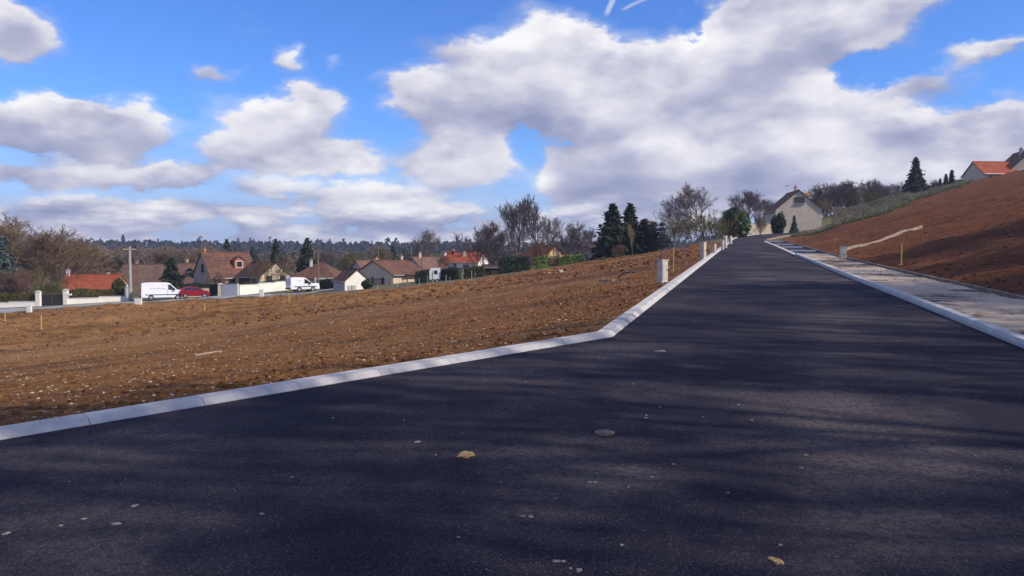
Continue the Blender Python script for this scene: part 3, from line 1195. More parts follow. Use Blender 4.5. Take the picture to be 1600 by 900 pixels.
def tree_from(name, label, cat, trunk_me, crown_me, loc, sc, rz, tmat=None, cmat=None, group=None, crown_name='crown'):
    r = thing(name, label, cat, loc, rz, group)
    r.scale = sc if isinstance(sc, tuple) else (sc, sc, sc)
    t = bpy.data.objects.new('trunk', trunk_me)
    c = bpy.data.objects.new(crown_name, crown_me)
    for o, m in ((t, tmat), (c, cmat)):
        COL.objects.link(o)
        o.parent = r
        if not o.data.materials:
            o.data.materials.append(m)
        elif m is not None and o.data.materials[0] != m:
            o.material_slots[0].link = 'OBJECT'
            o.material_slots[0].material = m
    return r


def bare_proto(*a, **k):
    t, c = bare_tree_parts(*a, **k)
    return t.mesh('trunk', True), c.mesh('crown')


BT = {
    'round': [bare_proto(11, 10, .30, 40, limbs=9, kids=(7, 6, 5)), bare_proto(12, 10, .25, 44, limbs=9, kids=(7, 6, 5))],
    'tall': [bare_proto(21, 10, .75, 24, trunk_h=.16, limbs=10, lenf=.50, kids=(6, 5, 4), r0=.17),
             bare_proto(22, 10, .65, 27, trunk_h=.14, limbs=10, lenf=.50, kids=(6, 5, 4), r0=.17)],
    'multi': [bare_proto(31, 10, .55, 30, trunk_h=.12, limbs=6, stems=4, kids=(5, 4, 4), lenf=.46, r0=.2),
              bare_proto(32, 10, .45, 36, trunk_h=.10, limbs=6, stems=5, kids=(5, 4, 3), lenf=.44, r0=.18)],
    'shrub': [bare_proto(41, 10, .35, 36, trunk_h=.05, limbs=6, stems=9, kids=(5, 4, 4), lenf=.42, r0=.16, tw=.02)],
    'dense': [bare_proto(51, 10, .25, 44, limbs=12, kids=(8, 6, 6), lenf=.56, tw=.021, trunk_h=.16)],
}


def bare(kind, i, label, x, y, z, height, rz=0.0, cm=None, tm=None, wide=1.0, group=None, name='bare_tree', cat='tree'):
    t, c = BT[kind][i % len(BT[kind])]
    s = height / 10.0
    return tree_from(name, label, cat, t, c, (x, y, z), (s * wide, s * wide, s), rz, tm or BARK, cm or TWIG, group)


_cf = {}


def conifer_proto(key, *a, **k):
    t, c, b = conifer_parts(*a, **k)
    _cf[key] = (t.mesh('trunk', True), c)


conifer_proto('spruce', 1, 10, 2.5, levels=30, per=12, clumps=24, size=.36)
conifer_proto('spruce2', 2, 10, 2.3, levels=32, per=12, clumps=24, size=.36)
conifer_proto('cone', 3, 10, 3.4, levels=28, per=14, droop=.12, clumps=30, size=.40, gap=.02)
conifer_proto('cypress', 4, 10, 1.5, levels=30, droop=-.9, narrow=.55, clumps=24, size=.32, gap=.02)
conifer_proto('cedar', 5, 10, 3.6, levels=20, per=10, droop=.02, narrow=.7, clumps=24, size=.30)
conifer_proto('pine', 6, 10, 3.2, levels=15, per=8, droop=-.1, narrow=.6, clumps=20, size=.36, gap=.16)
conifer_proto('far', 7, 10, 3.0, levels=9, per=6, droop=.2, clumps=6, size=.9)


def conifer(kind, label, x, y, z, height, wide=1.0, rz=0.0, cm=None, group=None, name='conifer_tree'):
    t, c = _cf[kind]
    s = height / 10.0
    return tree_from(name, label, 'tree', t, c, (x, y, z), (s * wide, s * wide, s), rz, BARK, cm or NEEDLE, group)


def base_z(x, y, dz=-.08):
    return float(surf(np.array(x), np.array(y))) + dz


def tree_px(px, ytop, ybase, D, **k):
    """where a tree stands: its column, the distance, and its top in the picture give place and height"""
    x = gx(px, D)
    z = base_z(x, D) if abs(x) < 105 and D < 172 else hz(x, D)
    top = gz(ytop, D)
    if ybase is not None:
        z = min(z, gz(ybase, D))
    return x, D, z, top - z


def bpx(kind, i, label, px, ytop, ybase, D, **k):
    x, y, z, hh = tree_px(px, ytop, ybase, D)
    return bare(kind, i, label, x, y, z, hh / k.pop('over', 1.0), **k)


def cpx(kind, label, px, ytop, ybase, D, **k):
    x, y, z, hh = tree_px(px, ytop, ybase, D)
    return conifer(kind, label, x, y, z, hh, **k)


# conifers on the shoulder of the hill, left of the road
cpx('spruce', 'tall broad dark spruce, leftmost of the conifer clump above the plot', 957, 317, 403, 104, wide=1.65, rz=.4)
cpx('spruce2', 'tall spruce standing right behind the leftmost spruce of the clump', 984, 317, 402, 106, wide=1.5, rz=1.9)
cpx('cypress', 'slim dark conifer between the tall spruces and the leaning-topped pine', 1006, 343, 398, 108, wide=1.8, rz=.9)
cpx('cypress', 'slim dark conifer with a blunt top next to the leaning-topped pine', 1020, 347, 397, 109, wide=1.6, rz=2.9)
cpx('pine', 'shorter loose pine at the right end of the conifer clump', 1034, 346, 396, 104, wide=.95, rz=.2)
bpx('tall', 1, 'slender pale bare sapling in front of the tall spruces', 988, 352, 401, 98, rz=2.0, cm=mat('pale_twigs', (.30, .25, .17), .95, c2=(.2, .16, .1)), tm=BARKP, wide=.45, name='bare_sapling')
bpx('shrub', 0, 'rusty leafless bush at the foot of the tall spruces', 966, 383, 404, 99, rz=.5, cm=TWIGR, wide=1.1, name='bare_bush', cat='bush')
bpx('tall', 0, 'slender bare sapling standing by the blue conduit loops on the plot edge', 1054, 357, 391, 92, rz=.8, cm=TWIGT, tm=BARKP, wide=.55, name='bare_sapling')
bpx('multi', 1, 'thin bare tree between the conifer clump and the big spreading bare tree', 1040, 362, 394, 100, rz=.3, cm=TWIGT, tm=BARKP, wide=.55)
bpx('dense', 0, 'big spreading bare tree left of the round evergreen', 1100, 300, 386, 104, rz=.3, cm=TWIG, wide=1.15, tm=BARKP, over=.96)
for k, (px, yt, D, w_) in enumerate(((1062, 345, 99, .9), (1078, 335, 101, 1.0), (1099, 338, 98, .9), (1115, 332, 102, 1.0), (1124, 345, 99, .8), (1136, 340, 106, .8))):
    bpx('multi', k, 'leafless undergrowth stem clump below the big spreading bare tree', px, yt, 390, D, rz=k * 1.3, cm=TWIGT if k % 2 else TWIGO, wide=w_,
        tm=BARKP, group='undergrowth below the big bare tree', name='bare_shrub', cat='shrub')
# evergreen by the road end
_t, _c = leafy_parts(3, 1.8, 1.8, 2.15, 17000, .22, cz=2.15, lobes=40, lob=.42)
xr, yr = gx(1146, 103), 103.0
zb = base_z(xr, yr)
tree_from('evergreen_tree', 'large round glossy evergreen beside the top of the road', 'tree', _t.mesh('trunk', True), _c,
          (xr, yr, zb), ((gz(320, 103) - zb) / 4.4,) * 3, .5, BARK, LEAF)
_t2, _c2 = leafy_parts(4, 1.25, 1.25, 2.0, 5200, .19, cz=1.9, lobes=26, lob=.46)
ET, EC = _t2.mesh('trunk', True), _c2
x = gx(1215, 118)
zb = base_z(x, 118)
tree_from('evergreen_shrub', 'dark upright evergreen shrub in front of the gabled house on the hill', 'shrub', ET, EC, (x, 118, zb), ((gz(331, 118) - zb) / 4.0,) * 3, .2, BARK, LEAFD)
cpx('cone', 'small grey green conifer against the gabled house on the hill', 1240, 336, 360, 119, wide=.7, rz=.3, cm=NEEDLEB)
bpx('shrub', 0, 'vase-shaped leafless bush in front of the low cream garden wall', 1187, 335, 363, 112, rz=1.0, cm=TWIGT, wide=.75, name='bare_bush', cat='bush')
# scrub behind the house on the hill
rsx = random.Random(8)
for k, px in enumerate((1172, 1180, 1190, 1166)):
    bpx('round', k, 'purplish bare tree behind the low cream garden wall', px, 309 + (k % 3) * 6, 350, 150 + 6 * k, rz=k * 1.1, cm=TWIGP, wide=1.1, over=.95,
        group='purplish trees behind the garden wall')
for k in range(17):
    px = 1262 + k * 8.6
    D = 158 + rsx.uniform(-6, 12)
    top = np.interp(px, [1262, 1300, 1340, 1400], [303, 293, 290, 292]) + rsx.uniform(-3, 5)
    bpx('multi' if k % 2 else 'dense', k, 'leafless scrub tree in the thicket above the grassy slope', px, top, 330, D, rz=k * .9, cm=TWIGP if k % 3 else TWIG, wide=1.25,
        over=.92, group='thicket above the grassy slope')
for k, (px, D) in enumerate(((1276, 140), (1290, 142), (1366, 150), (1335, 150))):
    bpx('shrub', 0, 'tan leafless bush at the upper edge of the grassy slope', px, 314 - (k > 1) * 12, 340, D, rz=k, cm=TWIGT if k < 2 else TWIGO, wide=1.0, name='bare_bush', cat='bush',
        group='tan bushes on the grassy slope')
cpx('cone', 'broad dark fir on the crest between the thicket and the red-roofed house', 1428, 245, 302, 150, wide=.98, rz=.3)
bpx('shrub', 0, 'low dark bush beside the broad fir on the crest', 1458, 282, 298, 150, rz=.4, cm=TWIGO, wide=1.2, name='bare_bush', cat='bush')
for k, (px, yt, w_) in enumerate(((1466, 279, 1.3), (1475, 272, 1.2), (1484, 266, 1.25))):
    cpx('cypress', ['short cypress at the low end of the three crest cypresses', 'middle cypress of the three on the crest', 'tallest of the three cypresses on the crest, next to the red-roofed house'][k],
        px, yt, 294, 150, wide=w_, rz=k, cm=LEAFD, name='cypress_tree', group='cypresses on the crest')

# ------------- village trees
cpx('cedar', 'blue grey cedar standing above the garden hedge at the end of the street', 2, 366, 470, 112, wide=.9, rz=.4, cm=NEEDLEB)
for k, (px, yt, D, kind, cm) in enumerate(((18, 362, 128, 'dense', TWIGT), (42, 358, 140, 'dense', TWIG), (62, 372, 132, 'dense', TWIGT), (84, 384, 136, 'round', TWIGT), (104, 392, 150, 'dense', TWIGT))):
    bpx(kind, k, ['tan leafless tree rising right behind the blue grey cedar', 'tallest leafless tree of the grove behind the street gate', 'broad tan leafless tree between the tallest tree of the grove and the street gate',
                  'lower tan leafless tree of the grove, above the black street gate', 'tan leafless tree directly behind the long bright red roof'][k], px, yt, 470, D, rz=k * 1.7, cm=cm, wide=1.25, over=.93, group='tan trees behind the street gate')
for k, px in enumerate((-45, -110, -190, -280)):
    bpx('dense', 0, 'tan leafless tree along the street beyond the blue grey cedar', px, 372 + 8 * (k % 2), 470, 128 + 6 * k, rz=k * 1.3, cm=TWIGT, wide=1.3, group='tan trees beyond the cedar')
bpx('shrub', 0, 'pinkish leafless bush above the garden hedge', 24, 424, 470, 110, rz=.2, cm=TWIGR, wide=1.2, name='bare_bush', cat='bush')
bpx('multi', 0, 'olive shrub with forked pale stems above the garden hedge', 45, 420, 470, 111, rz=1.2, cm=TWIGO, tm=BARKP, wide=1.2, name='bare_shrub', cat='shrub')
bpx('shrub', 0, 'dark leafless shrub overhanging the street gate', 78, 440, 475, 109, rz=.9, cm=TWIGO, wide=1.6, name='bare_bush', cat='bush')
tagw = 'leafless tree of the brown wood behind the houses'
rsx = random.Random(4)
for k in range(40):
    px = 96 + k * 6.6 + rsx.uniform(-3, 3)
    D = rsx.uniform(165, 260)
    yt = np.interp(px, [96, 130, 200, 260, 360], [392, 391, 396, 398, 396]) + rsx.uniform(-3, 8)
    bpx('dense' if k % 2 else 'round', k, tagw, px, yt, 440, D, rz=k * .7, cm=TWIGT if k % 3 else TWIG, wide=1.5, over=.93, group='brown wood behind the houses')
cpx('pine', 'dark bushy pine in the brown wood behind the houses', 148, 388, 440, 160, wide=.75, rz=.2, cm=LEAFD)
cpx('pine', 'second dark pine in the brown wood, behind the concrete utility pole', 212, 383, 440, 190, wide=.65, rz=1.2, cm=LEAFD)
x, y, z, hh = tree_px(185, 432, 465, 116)
tree_from('evergreen_shrub', 'olive evergreen shrub beside the low red-roofed house', 'shrub', ET, EC, (x, y, z), hh / 4.0, .8, BARK, LEAFO)
cpx('cone', 'conical green tree behind the white van', 268, 402, 470, 113, wide=1.25, rz=.4, cm=LEAFD)
cpx('spruce', 'dark spruce behind the roof of the steep-gabled house', 355, 373, 440, 185, wide=1.0, rz=.1)
cpx('pine', 'green conifer between the steep-gabled house and the tall spruces', 395, 384, 440, 150, wide=.6, rz=.9, cm=LEAFD)
cpx('spruce2', 'tall spruce behind the rubble stone gable', 431, 373, 445, 140, wide=1.0, rz=.1)
cpx('spruce', 'broad tall spruce behind the hipped-roof house', 480, 371, 445, 130, wide=1.15, rz=2.1)
bpx('multi', 0, 'tan leafless tree in front of the rubble stone gable', 405, 408, 460, 112, rz=.4, cm=TWIGT, wide=.7)
bpx('multi', 1, 'tan leafless tree right of the rubble stone gable', 444, 402, 458, 114, rz=1.4, cm=TWIGT, wide=.7)
bpx('shrub', 0, 'pale leafless bush in the garden of the steep-gabled house', 338, 428, 462, 112, rz=.8, cm=TWIGT, wide=1.1, name='bare_bush', cat='bush')
bpx('dense', 0, 'brown leafless tree behind the hipped roof', 520, 396, 440, 150, rz=.4, cm=TWIGP, wide=1.3)
bpx('dense', 0, 'olive leafless tree between the garage roof and the far grey building', 556, 396, 440, 160, rz=1.4, cm=TWIGO, wide=1.3)
bpx('round', 0, 'bare tree behind the shuttered house', 600, 392, 440, 190, rz=.4, cm=TWIGT, wide=1.3)
cpx('spruce', 'rounded dark conifer on the skyline above the shuttered house', 614, 384, 420, 220, wide=1.3, rz=.4, cm=LEAFD)
cpx('pine', 'green pine on the skyline right of the rounded conifer', 632, 389, 420, 210, wide=.9, rz=.7)
bpx('dense', 0, 'round-crowned bare tree above the brown gable', 680, 368, 425, 150, rz=1.0, cm=TWIG, tm=BARKP, wide=.9, over=.95)
bpx('round', 1, 'small bare garden tree in front of the white red-roofed house', 692, 402, 440, 116, rz=2.2, cm=TWIGR, wide=1.0)
for k, (px, yt, D, kind, w_) in enumerate(((750, 360, 124, 'multi', 1.2), (767, 355, 122, 'dense', .85), (784, 352, 128, 'multi', 1.1))):
    bpx(kind, k, 'grey bare tree in the row right of the white red-roofed house', px, yt, 430, D, rz=k * 2., cm=TWIGP, wide=w_, group='grey trees by the red-roofed house')
bpx('tall', 0, 'tallest upright bare tree beside the cream gable, with the darker trunk', 809, 326, 425, 116, rz=.7, cm=TWIG, wide=1.35, over=.96)
bpx('tall', 1, 'tall upright bare tree in front of the cream gable', 843, 326, 420, 114, rz=2.7, cm=TWIG, wide=1.45, over=.96, tm=BARKP)
bpx('multi', 0, 'upright bare tree rising over the ridge of the cream gable', 862, 345, 420, 128, rz=1.7, cm=TWIG, wide=.8)
bpx('shrub', 0, 'orange brown bush against the cream gable', 838, 378, 420, 112, rz=.7, cm=TWIGR, wide=.7, name='bare_bush', cat='bush')
for k, (px, yt, D, w_) in enumerate(((882, 366, 124, 1.1), (903, 354, 120, 1.05), (920, 362, 126, 1.1))):
    bpx('multi' if k != 1 else 'dense', k, 'dark bare tree between the cream gable and the spruces', px, yt, 415, D, rz=k * 1.4 + .3, cm=TWIGP, wide=w_,
        group='dark bare trees left of the spruces')
# trees on the upper slope beyond the pavement: they throw the shadows on the asphalt
for k, (x, y, hh, kind) in enumerate(((17.5, -6.5, 11.5, 'multi'), (21.0, .5, 14.0, 'tall'), (26.0, 5.5, 13.0, 'multi'), (23.0, -9.0, 13.0, 'round'),
                                      (31.0, 14.5, 12.0, 'dense'), (35.5, 19.0, 12.0, 'dense'), (40.0, 23.5, 12.0, 'dense'), (45.0, 28.0, 11.0, 'dense'), (33.0, 10.0, 13.0, 'round'), (38.0, 17.0, 13.0, 'multi'))):
    bare(kind, k, 'leafless tree on the slope whose shadow crosses the new asphalt', x, y, base_z(x, y), hh, rz=k * 1.9, tm=BARK, cm=TWIG, group='trees shading the road')


# ------------- hedges
def hedge(name, label, p0, p1, height, thick, m, dens=130, size=.13, zoff=0.0, cat='hedge', group=None):
    (x0, y0), (x1, y1) = p0, p1
    L = math.hypot(x1 - x0, y1 - y0)
    rs = np.random.RandomState(int(abs(x0 * 31 + y0 * 17)) % 10000)
    r = thing(name, label, cat, (x0, y0, 0), math.atan2(y1 - y0, x1 - x0), group)
    n = int(dens * L * (height * 2 + thick))
    u = rs.uniform(0, L, n)
    face = rs.choice(3, n, p=[.42, .16, .42])
    hgt = height * (.94 + .14 * fbm(u * .7, u * 0 + 3, 3, 5) * 2)
    v = np.where(face == 0, -thick / 2, np.where(face == 2, thick / 2, rs.uniform(-.5, .5, n) * thick)) + rs.normal(0, .05, n)
    zz = np.where(face == 1, hgt, rs.uniform(0, 1, n) * hgt) + rs.normal(0, .05, n)
    c, s = math.cos(r.rotation_euler[2]), math.sin(r.rotation_euler[2])
    wz = surf(x0 + u * c, y0 + u * s)
    P = np.stack([u, v, np.maximum(zz, .02) + wz + zoff], -1)
    N = np.stack([u * 0, np.where(face == 0, -1., np.where(face == 2, 1., 0)), np.where(face == 1, 1., .25)], -1)
    V, Q = rand_quads(P, N, size, rs, 1.5, .7)
    mobj('foliage', np_mesh('foliage', V, Q), m, r)
    mb = MB()
    k = max(2, int(L / .8))
    for i in range(k):
        a = L * (i + .5) / k
        zz = float(surf(np.array(x0 + a * c), np.array(y0 + a * s)))
        mb.tube((a, 0, zz - .1 + zoff), (a + .05, .03, zz + height * .85 + zoff), .03, .01, 4)
        mb.box(a, 0, zz + zoff + height * .44, L / k * .98, thick * .7, height * .82)
    mb.build('stems', m, r)
    return r

# ---------------------------------------------------------------- houses
FACE_ROT = {'F': 0.0, 'R': math.pi / 2, 'B': math.pi, 'L': -math.pi / 2}


class House:
    """ridge along local x; F is the -y eaves side, L and R are the gable ends"""
    def __init__(self, label, x, y, z, rz, w, l, eave, ridge, wallm, roofm, hip=0.0, over=.28, name='house', cat='house', gmat=None):
        self.w, self.l, self.eave, self.ridge, self.roofm = w, l, eave, ridge, roofm
        self.root = r = thing(name, label, cat, (x, y, z), rz)
        hw, hl = w / 2, l / 2
        mb = MB()
        if hip:
            mb.box(0, 0, (eave - .6) / 2, l, w, eave + .6)
        else:
            mb.prism([(-hw, -.6), (hw, -.6), (hw, eave), (0, ridge - .06), (-hw, eave)], -hl, hl, lambda a, b, c: (c, a, b))
        mb.build('wall', wallm, r)
        mb = MB()
        th = .14
        sl = (ridge - eave) / hw
        ez = eave - sl * over + .03
        if hip:
            rl = max(.3, hl - hip)
            o = over
            top = [(-hl - o, -hw - o, ez), (hl + o, -hw - o, ez), (hl + o, hw + o, ez), (-hl - o, hw + o, ez), (-rl, 0, ridge), (rl, 0, ridge)]
            bot = [(a, b, c - th) for a, b, c in top]
            mb.poly(top + bot, [(0, 1, 5, 4), (1, 2, 5), (2, 3, 4, 5), (3, 0, 4), (7, 6, 10, 11), (8, 7, 11), (9, 8, 11, 10), (6, 9, 10),
                                (0, 6, 7, 1), (1, 7, 8, 2), (2, 8, 9, 3), (3, 9, 6, 0)])
        else:
            g = hl + .18
            for sgn in (-1, 1):
                prof = [(0, ridge + .02), (sgn * (hw + over), ez), (sgn * (hw + over), ez - th * .6), (0, ridge - th + .02)]
                mb.prism(prof, -g, g, lambda a, b, c: (c, a, b))
        self.roof = mb.build('roof', roofm, r)
        rc = MB()
        a = (hl - hip if hip else hl + .2)
        rc.path([(-a, 0, ridge + .03), (a, 0, ridge + .03)], .09, 6)
        rc.build('ridge_cap', roofm, self.roof)
        if not hip:
            for sgn in (-1, 1):
                MB().path([(-hl - .15, sgn * (hw + over + .06), ez - .03), (hl + .15, sgn * (hw + over + .06), ez - .03)], .06, 6).build('gutter', ZINC, self.roof)

    def pos(self, face, u, z, out=0.0):
        hw, hl = self.w / 2 + out, self.l / 2 + out
        return {'F': (u, -hw, z), 'B': (-u, hw, z), 'R': (hl, u, z), 'L': (-hl, -u, z)}[face]

    def window(self, face, u, z, w=1.1, h=1.2, shut=None, frame=None, parent=None, name='window', bars=1):
        frame = frame or FRAMEW
        mb = MB()
        t = .07
        mb.box(0, -.02, h / 2 - t / 2, w, .10, t)
        mb.box(0, -.02, -h / 2 + t / 2, w, .10, t)
        for sx in (-1, 1):
            mb.box(sx * (w / 2 - t / 2), -.02, 0, t, .098, h - 2 * t)
        for b in range(bars):
            mb.box(-w / 2 + w * (b + 1) / (bars + 1), -.02, 0, .05, .09, h - 2 * t)
        o = mb.build(name, frame, parent or self.root, loc=self.pos(face, u, z), rz=FACE_ROT[face])
        MB().box(0, -.004, 0, w - .02, .03, h - .02).build('pane', GLASS, o)
        MB().box(0, -.08, -h / 2 - .05, w + .2, .2, .08).build('sill', CONC, o)
        if shut:
            for sx in (-1, 1):
                MB().box(sx * (w / 2 + w * .27), -.045, 0, w * .5, .05, h + .06).build('shutter', shut, o)
        return o

    def door(self, face, u, w=1.0, h=2.1, m=None):
        o = MB().box(0, -.02, 0, w, .08, h).build('door', m or SHUT, self.root, loc=self.pos(face, u, h / 2), rz=FACE_ROT[face])
        MB().tube((w * .36, -.06, 0), (w * .36, -.12, 0), .03, .03, 6, True).build('handle', ZINC, o)
        return o

    def chimney(self, u, v, h=.9, w=.55, m=None, pot=True):
        h, w = h * .85, w * .8
        z = self.ridge - abs(v) * (self.ridge - self.eave) / (self.w / 2)
        o = MB().box(u, v, z + (h - .7) / 2, w, w * .8, h + .7).build('chimney', m or BEIGE, self.roof)
        MB().box(u, v, z + h + .04, w + .14, w * .8 + .14, .08).build('cap', CONC, o)
        if pot:
            MB().tube((u, v, z + h + .08), (u, v, z + h + .38), .12, .10, 8, True).build('pot', BRICKM, o)
        return o

    def dormer(self, u, side, zc, w=1.5, h=1.3, wallm=None, roofm=None, frac=.55, pitch=.6):
        """gabled dormer; side -1 is the F slope"""
        hw = self.w / 2
        y0 = side * hw * frac
        zb = self.ridge - hw * frac * (self.ridge - self.eave) / hw
        depth = 1.9
        yb = y0 - side * depth
        mb = MB()
        mb.prism([(-w / 2, zb - .3), (w / 2, zb - .3), (w / 2, zb + h), (0, zb + h + w / 2 * pitch), (-w / 2, zb + h)], y0, yb, lambda a, b, c: (u + a, c, b))
        o = mb.build('dormer', wallm or BEIGE, self.root)
        mb = MB()
        for sg in (-1, 1):
            mb.prism([(0, zb + h + w / 2 * pitch + .1), (sg * (w / 2 + .15), zb + h - .06), (sg * (w / 2 + .15), zb + h - .14), (0, zb + h + w / 2 * pitch + .02)],
                     y0 + side * .15, yb, lambda a, b, c: (u + a, c, b))
        mb.build('dormer_roof', roofm or self.roofm, o)
        win = MB().box(0, 0, 0, w * .66, .06, h * .74).build('dormer_window', FRAMEW, o, loc=(u, y0 + side * .02, zb + h * .52))
        MB().box(0, side * .02, 0, w * .56, .06, h * .62).build('pane', GLASS, o, loc=(u, y0 + side * .02, zb + h * .52))
        return o


def hpx(px, D):
    return gx(px, D), D


# --- house on the hill above the road end (gable towards the road)
D = 132.0
x0 = gx(1234, D)
zb = base_z(x0, D - 3) - .1
e_, r_ = gz(327, D - 4) - zb, gz(297, D - 4) - zb
hs1 = House('cream gabled house with a small dormer at the top of the road', x0 + .25, D, zb, R_(90 - 6), 7.1, 8.6, e_, r_, CREAM, R_BROWN, over=.35)
hs1.window('L', .1, gz(313, D - 4) - zb, 1.45, 1.05, frame=FRAMEB)
hs1.chimney(-1.6, -.1, .85, .6, BEIGE)
hs1.dormer(-1.2, -1, 0, 2.2, 1.15, WHITE, R_ORANGE, frac=.62, pitch=.35)
ant = thing('rooftop_aerial', 'thin television aerial on the cream gabled house', 'aerial', (gx(1228, D - 2), D - 2, gz(304, D - 2)))
MB().tube((0, 0, -.8), (0, 0, 1.5), .025, .02, 5, True).build('mast', ZINC, ant)
mb = MB()
for i in range(5):
    mb.tube((-.35 + .02 * i, -.3 + i * .15, 1.42), (.35 - .02 * i, -.3 + i * .15, 1.42), .012, .012, 4)
mb.tube((0, -.35, 1.42), (0, .4, 1.42), .015, .015, 4)
mb.build('antenna', ZINC, ant)

# --- red-roofed house on the crest
D = 136.0
xa_ = gx(1592, D)
zb = base_z(xa_, D - 5) - .8
hs2 = House('beige house with dark gabled roof standing on the crest', xa_ + .3, D, zb, R_(90 - 12), 10.5, 9, gz(283, D) - zb, gz(236, D) - zb, CREAM, R_BROWN)
hs2.chimney(-.6, .6, 1.0, .7, GREYR)
hs2.window('L', 1.8, 1.5, 1.2, 1.2)
xw = gx(1533, D)
zb2 = base_z(xw, D - 4) - .8
hs3 = House('red tiled wing with brown door joined to the house on the crest', xw, D - 2.0, zb2, R_(4), 5.6, 6.0, gz(271, D - 4) - zb2, gz(253, D - 2) - zb2, CREAM, R_RED, name='house_wing', cat='house')
hs3.door('F', .2, 2.4, gz(273, D - 4) - zb2 - .1, DARKW)
hs3.window('F', -1.9, 1.9, .9, 1.0)

# --- village houses, from the street gate to the spruces
D = 128.0
zb = gz(452, D) - 2.3
hsA = House('low house with a long bright red roof and a skylight', gx(134, D), D + 2.4, zb, R_(2), 7.4, 8.6, 2.3, gz(429, D + 2.4) - zb, CREAM, R_RED)
hsA.window('F', 2.2, 1.4, 1.3, 1.0)
hsA.window('F', -1.6, 1.4, 1.3, 1.0)
sk = MB().box(0, 0, 0, .9, 1.1, .08).build('skylight', ZINC, hsA.roof, loc=(2.85, -1.55, 3.52))
sk.rotation_euler = (math.atan2(hsA.ridge - hsA.eave, hsA.w / 2), 0, 0)
pn = MB().box(0, 0, .045, .7, .9, .03).build('pane', LAMPC, sk)
hsA.chimney(-4.0, -.2, 1.0, .6, WHITE)
hsA.chimney(2.2, .1, .35, .5, WHITE, pot=False)

D = 140.0
zb = gz(447, D) - 2.0
hsB = House('long brown-tiled house behind the concrete utility pole', gx(218, D), D + 3, zb, R_(-3), 8.5, 8.4, 2.0, gz(413, D + 3) - zb, BEIGE, R_PINK)
hsB.window('F', -2.2, 1.2, 1.2, 1.0)
hsB.window('F', 1.2, 1.2, 1.2, 1.0)
hsB.chimney(-2.0, .2, .7, .5, BEIGE)
D = 134.0
zb = gz(447, D) - 2.2
hsC = House('brown-tiled house with a white-framed dormer behind the conical tree', gx(297, D), D + 3, zb, R_(-8), 8.0, 6.4, 2.2, gz(411, D + 3) - zb, BEIGE, R_PINK)
hsC.dormer(.2, -1, 0, 1.6, 1.05, DARKW, R_BROWN, frac=.62)
hsC.chimney(-2.0, .2, .8, .5, BEIGE)

D = 126.0
zb = gz(446, D) - .6
hsD = House('steep-gabled house with a brown roof and orange brick dormer', gx(352, D), D, zb, R_(42), 7.0, 7.4, gz(425, D) - zb - .5, gz(394, D) - zb, PINKB, R_BROWN, over=.4)
hsD.window('L', .4, gz(419, D) - zb, 1.0, 1.3, frame=FRAMEB)
hsD.chimney(-3.2, 0, .45, .42, BRICKM)
hsD.dormer(1.2, -1, 0, 1.5, 1.4, BRICKM, R_BROWN, frac=.72)
hsD.window('F', 0.0, gz(438, D) - zb, 1.8, 1.2, bars=3)
can = MB().box(1.6, -5.0, gz(431, D) - zb, 3.4, 1.9, .16).build('porch_canopy', WHITE, hsD.root)
MB().box(2.9, -5.7, (gz(431, D) - zb) / 2 - .2, .28, .28, gz(431, D) - zb + .3).build('porch_post', WHITE, hsD.root)

D = 121.0
zb = gz(447, D) - .4
hsE = House('low dark-roofed house with a sunlit rubble stone gable', gx(412, D), D, zb, R_(-38), 5.6, 6.0, gz(431, D) - zb, gz(410, D) - zb, STONEW, R_DARK)
hsE.window('R', -1.2, gz(437, D) - zb, 1.0, 1.3, frame=FRAMEB)
hsE.window('R', 1.2, gz(437, D) - zb, 1.0, 1.3, frame=FRAMEB)
hsE.window('F', -.8, gz(438, D) - zb, 1.3, 1.2, frame=FRAMEB, shut=SHUT)
hsE.door('F', 1.6, 1.0, 1.9)

D = 113.0
zb = gz(457, D)
hsF = House('bungalow with a brown hipped roof and white pillared porch', gx(492, D), D + 3.4, zb, R_(-6), 6.6, 6.6, gz(433, D) - zb, gz(410, D + 3.4) - zb, GREYR, R_BROWN, hip=3.0, over=.35)
hsF.window('F', -1.5, 1.2, 1.0, 1.0)
for i, u in enumerate((.55, 1.75, 2.95)):
    MB().box(u, -3.75, (hsF.eave - .1) / 2 - .2, .16, .16, hsF.eave + .2).build('porch_post', WHITE, hsF.root)
MB().box(1.75, -3.75, hsF.eave - .2, 2.7, .18, .22).build('porch_beam', WHITE, hsF.root)
MB().box(1.75, -3.82, .15, 2.6, .12, .5).build('porch_wall', WHITE, hsF.root)
MB().box(1.75, -3.36, 1.0, 2.3, .06, 1.5).build('porch_shade_sheet', GLASS, hsF.root)  # dark sheet standing in for the shade inside the porch
hsF.chimney(-1.1, -.9, 1.0, .4, WHITE)

D = 99.0
zb = min(base_z(gx(548, D), D), gz(457, D)) - .05
hsG = House('small garage with a gable whitened to look sunlit and tiled roof', gx(549, D), D, zb, R_(-54), 3.3, 3.3, gz(438, D) - zb, gz(420, D) - zb, GREYR, R_BROWN, name='garage', cat='garage', over=.15)
MB().prism([(-1.64, -.3), (1.64, -.3), (1.64, hsG.eave - .02), (0, hsG.ridge - .18), (-1.64, hsG.eave - .02)], 1.651, 1.69, lambda a, b, c: (c, a, b)).build('sunlit_gable_sheet', WHITE, hsG.root)  # grey walls and this white sheet paint shade and sunlight into the colour
gd = MB().box(0, -.06, 0, 1.1, .06, .95).build('garage_gate', GREYR, hsG.root, loc=hsG.pos('R', -.75, .5), rz=math.pi / 2)
MB().box(0, -.10, 0, .06, .04, .95).build('gate_bar', DARKW, gd)

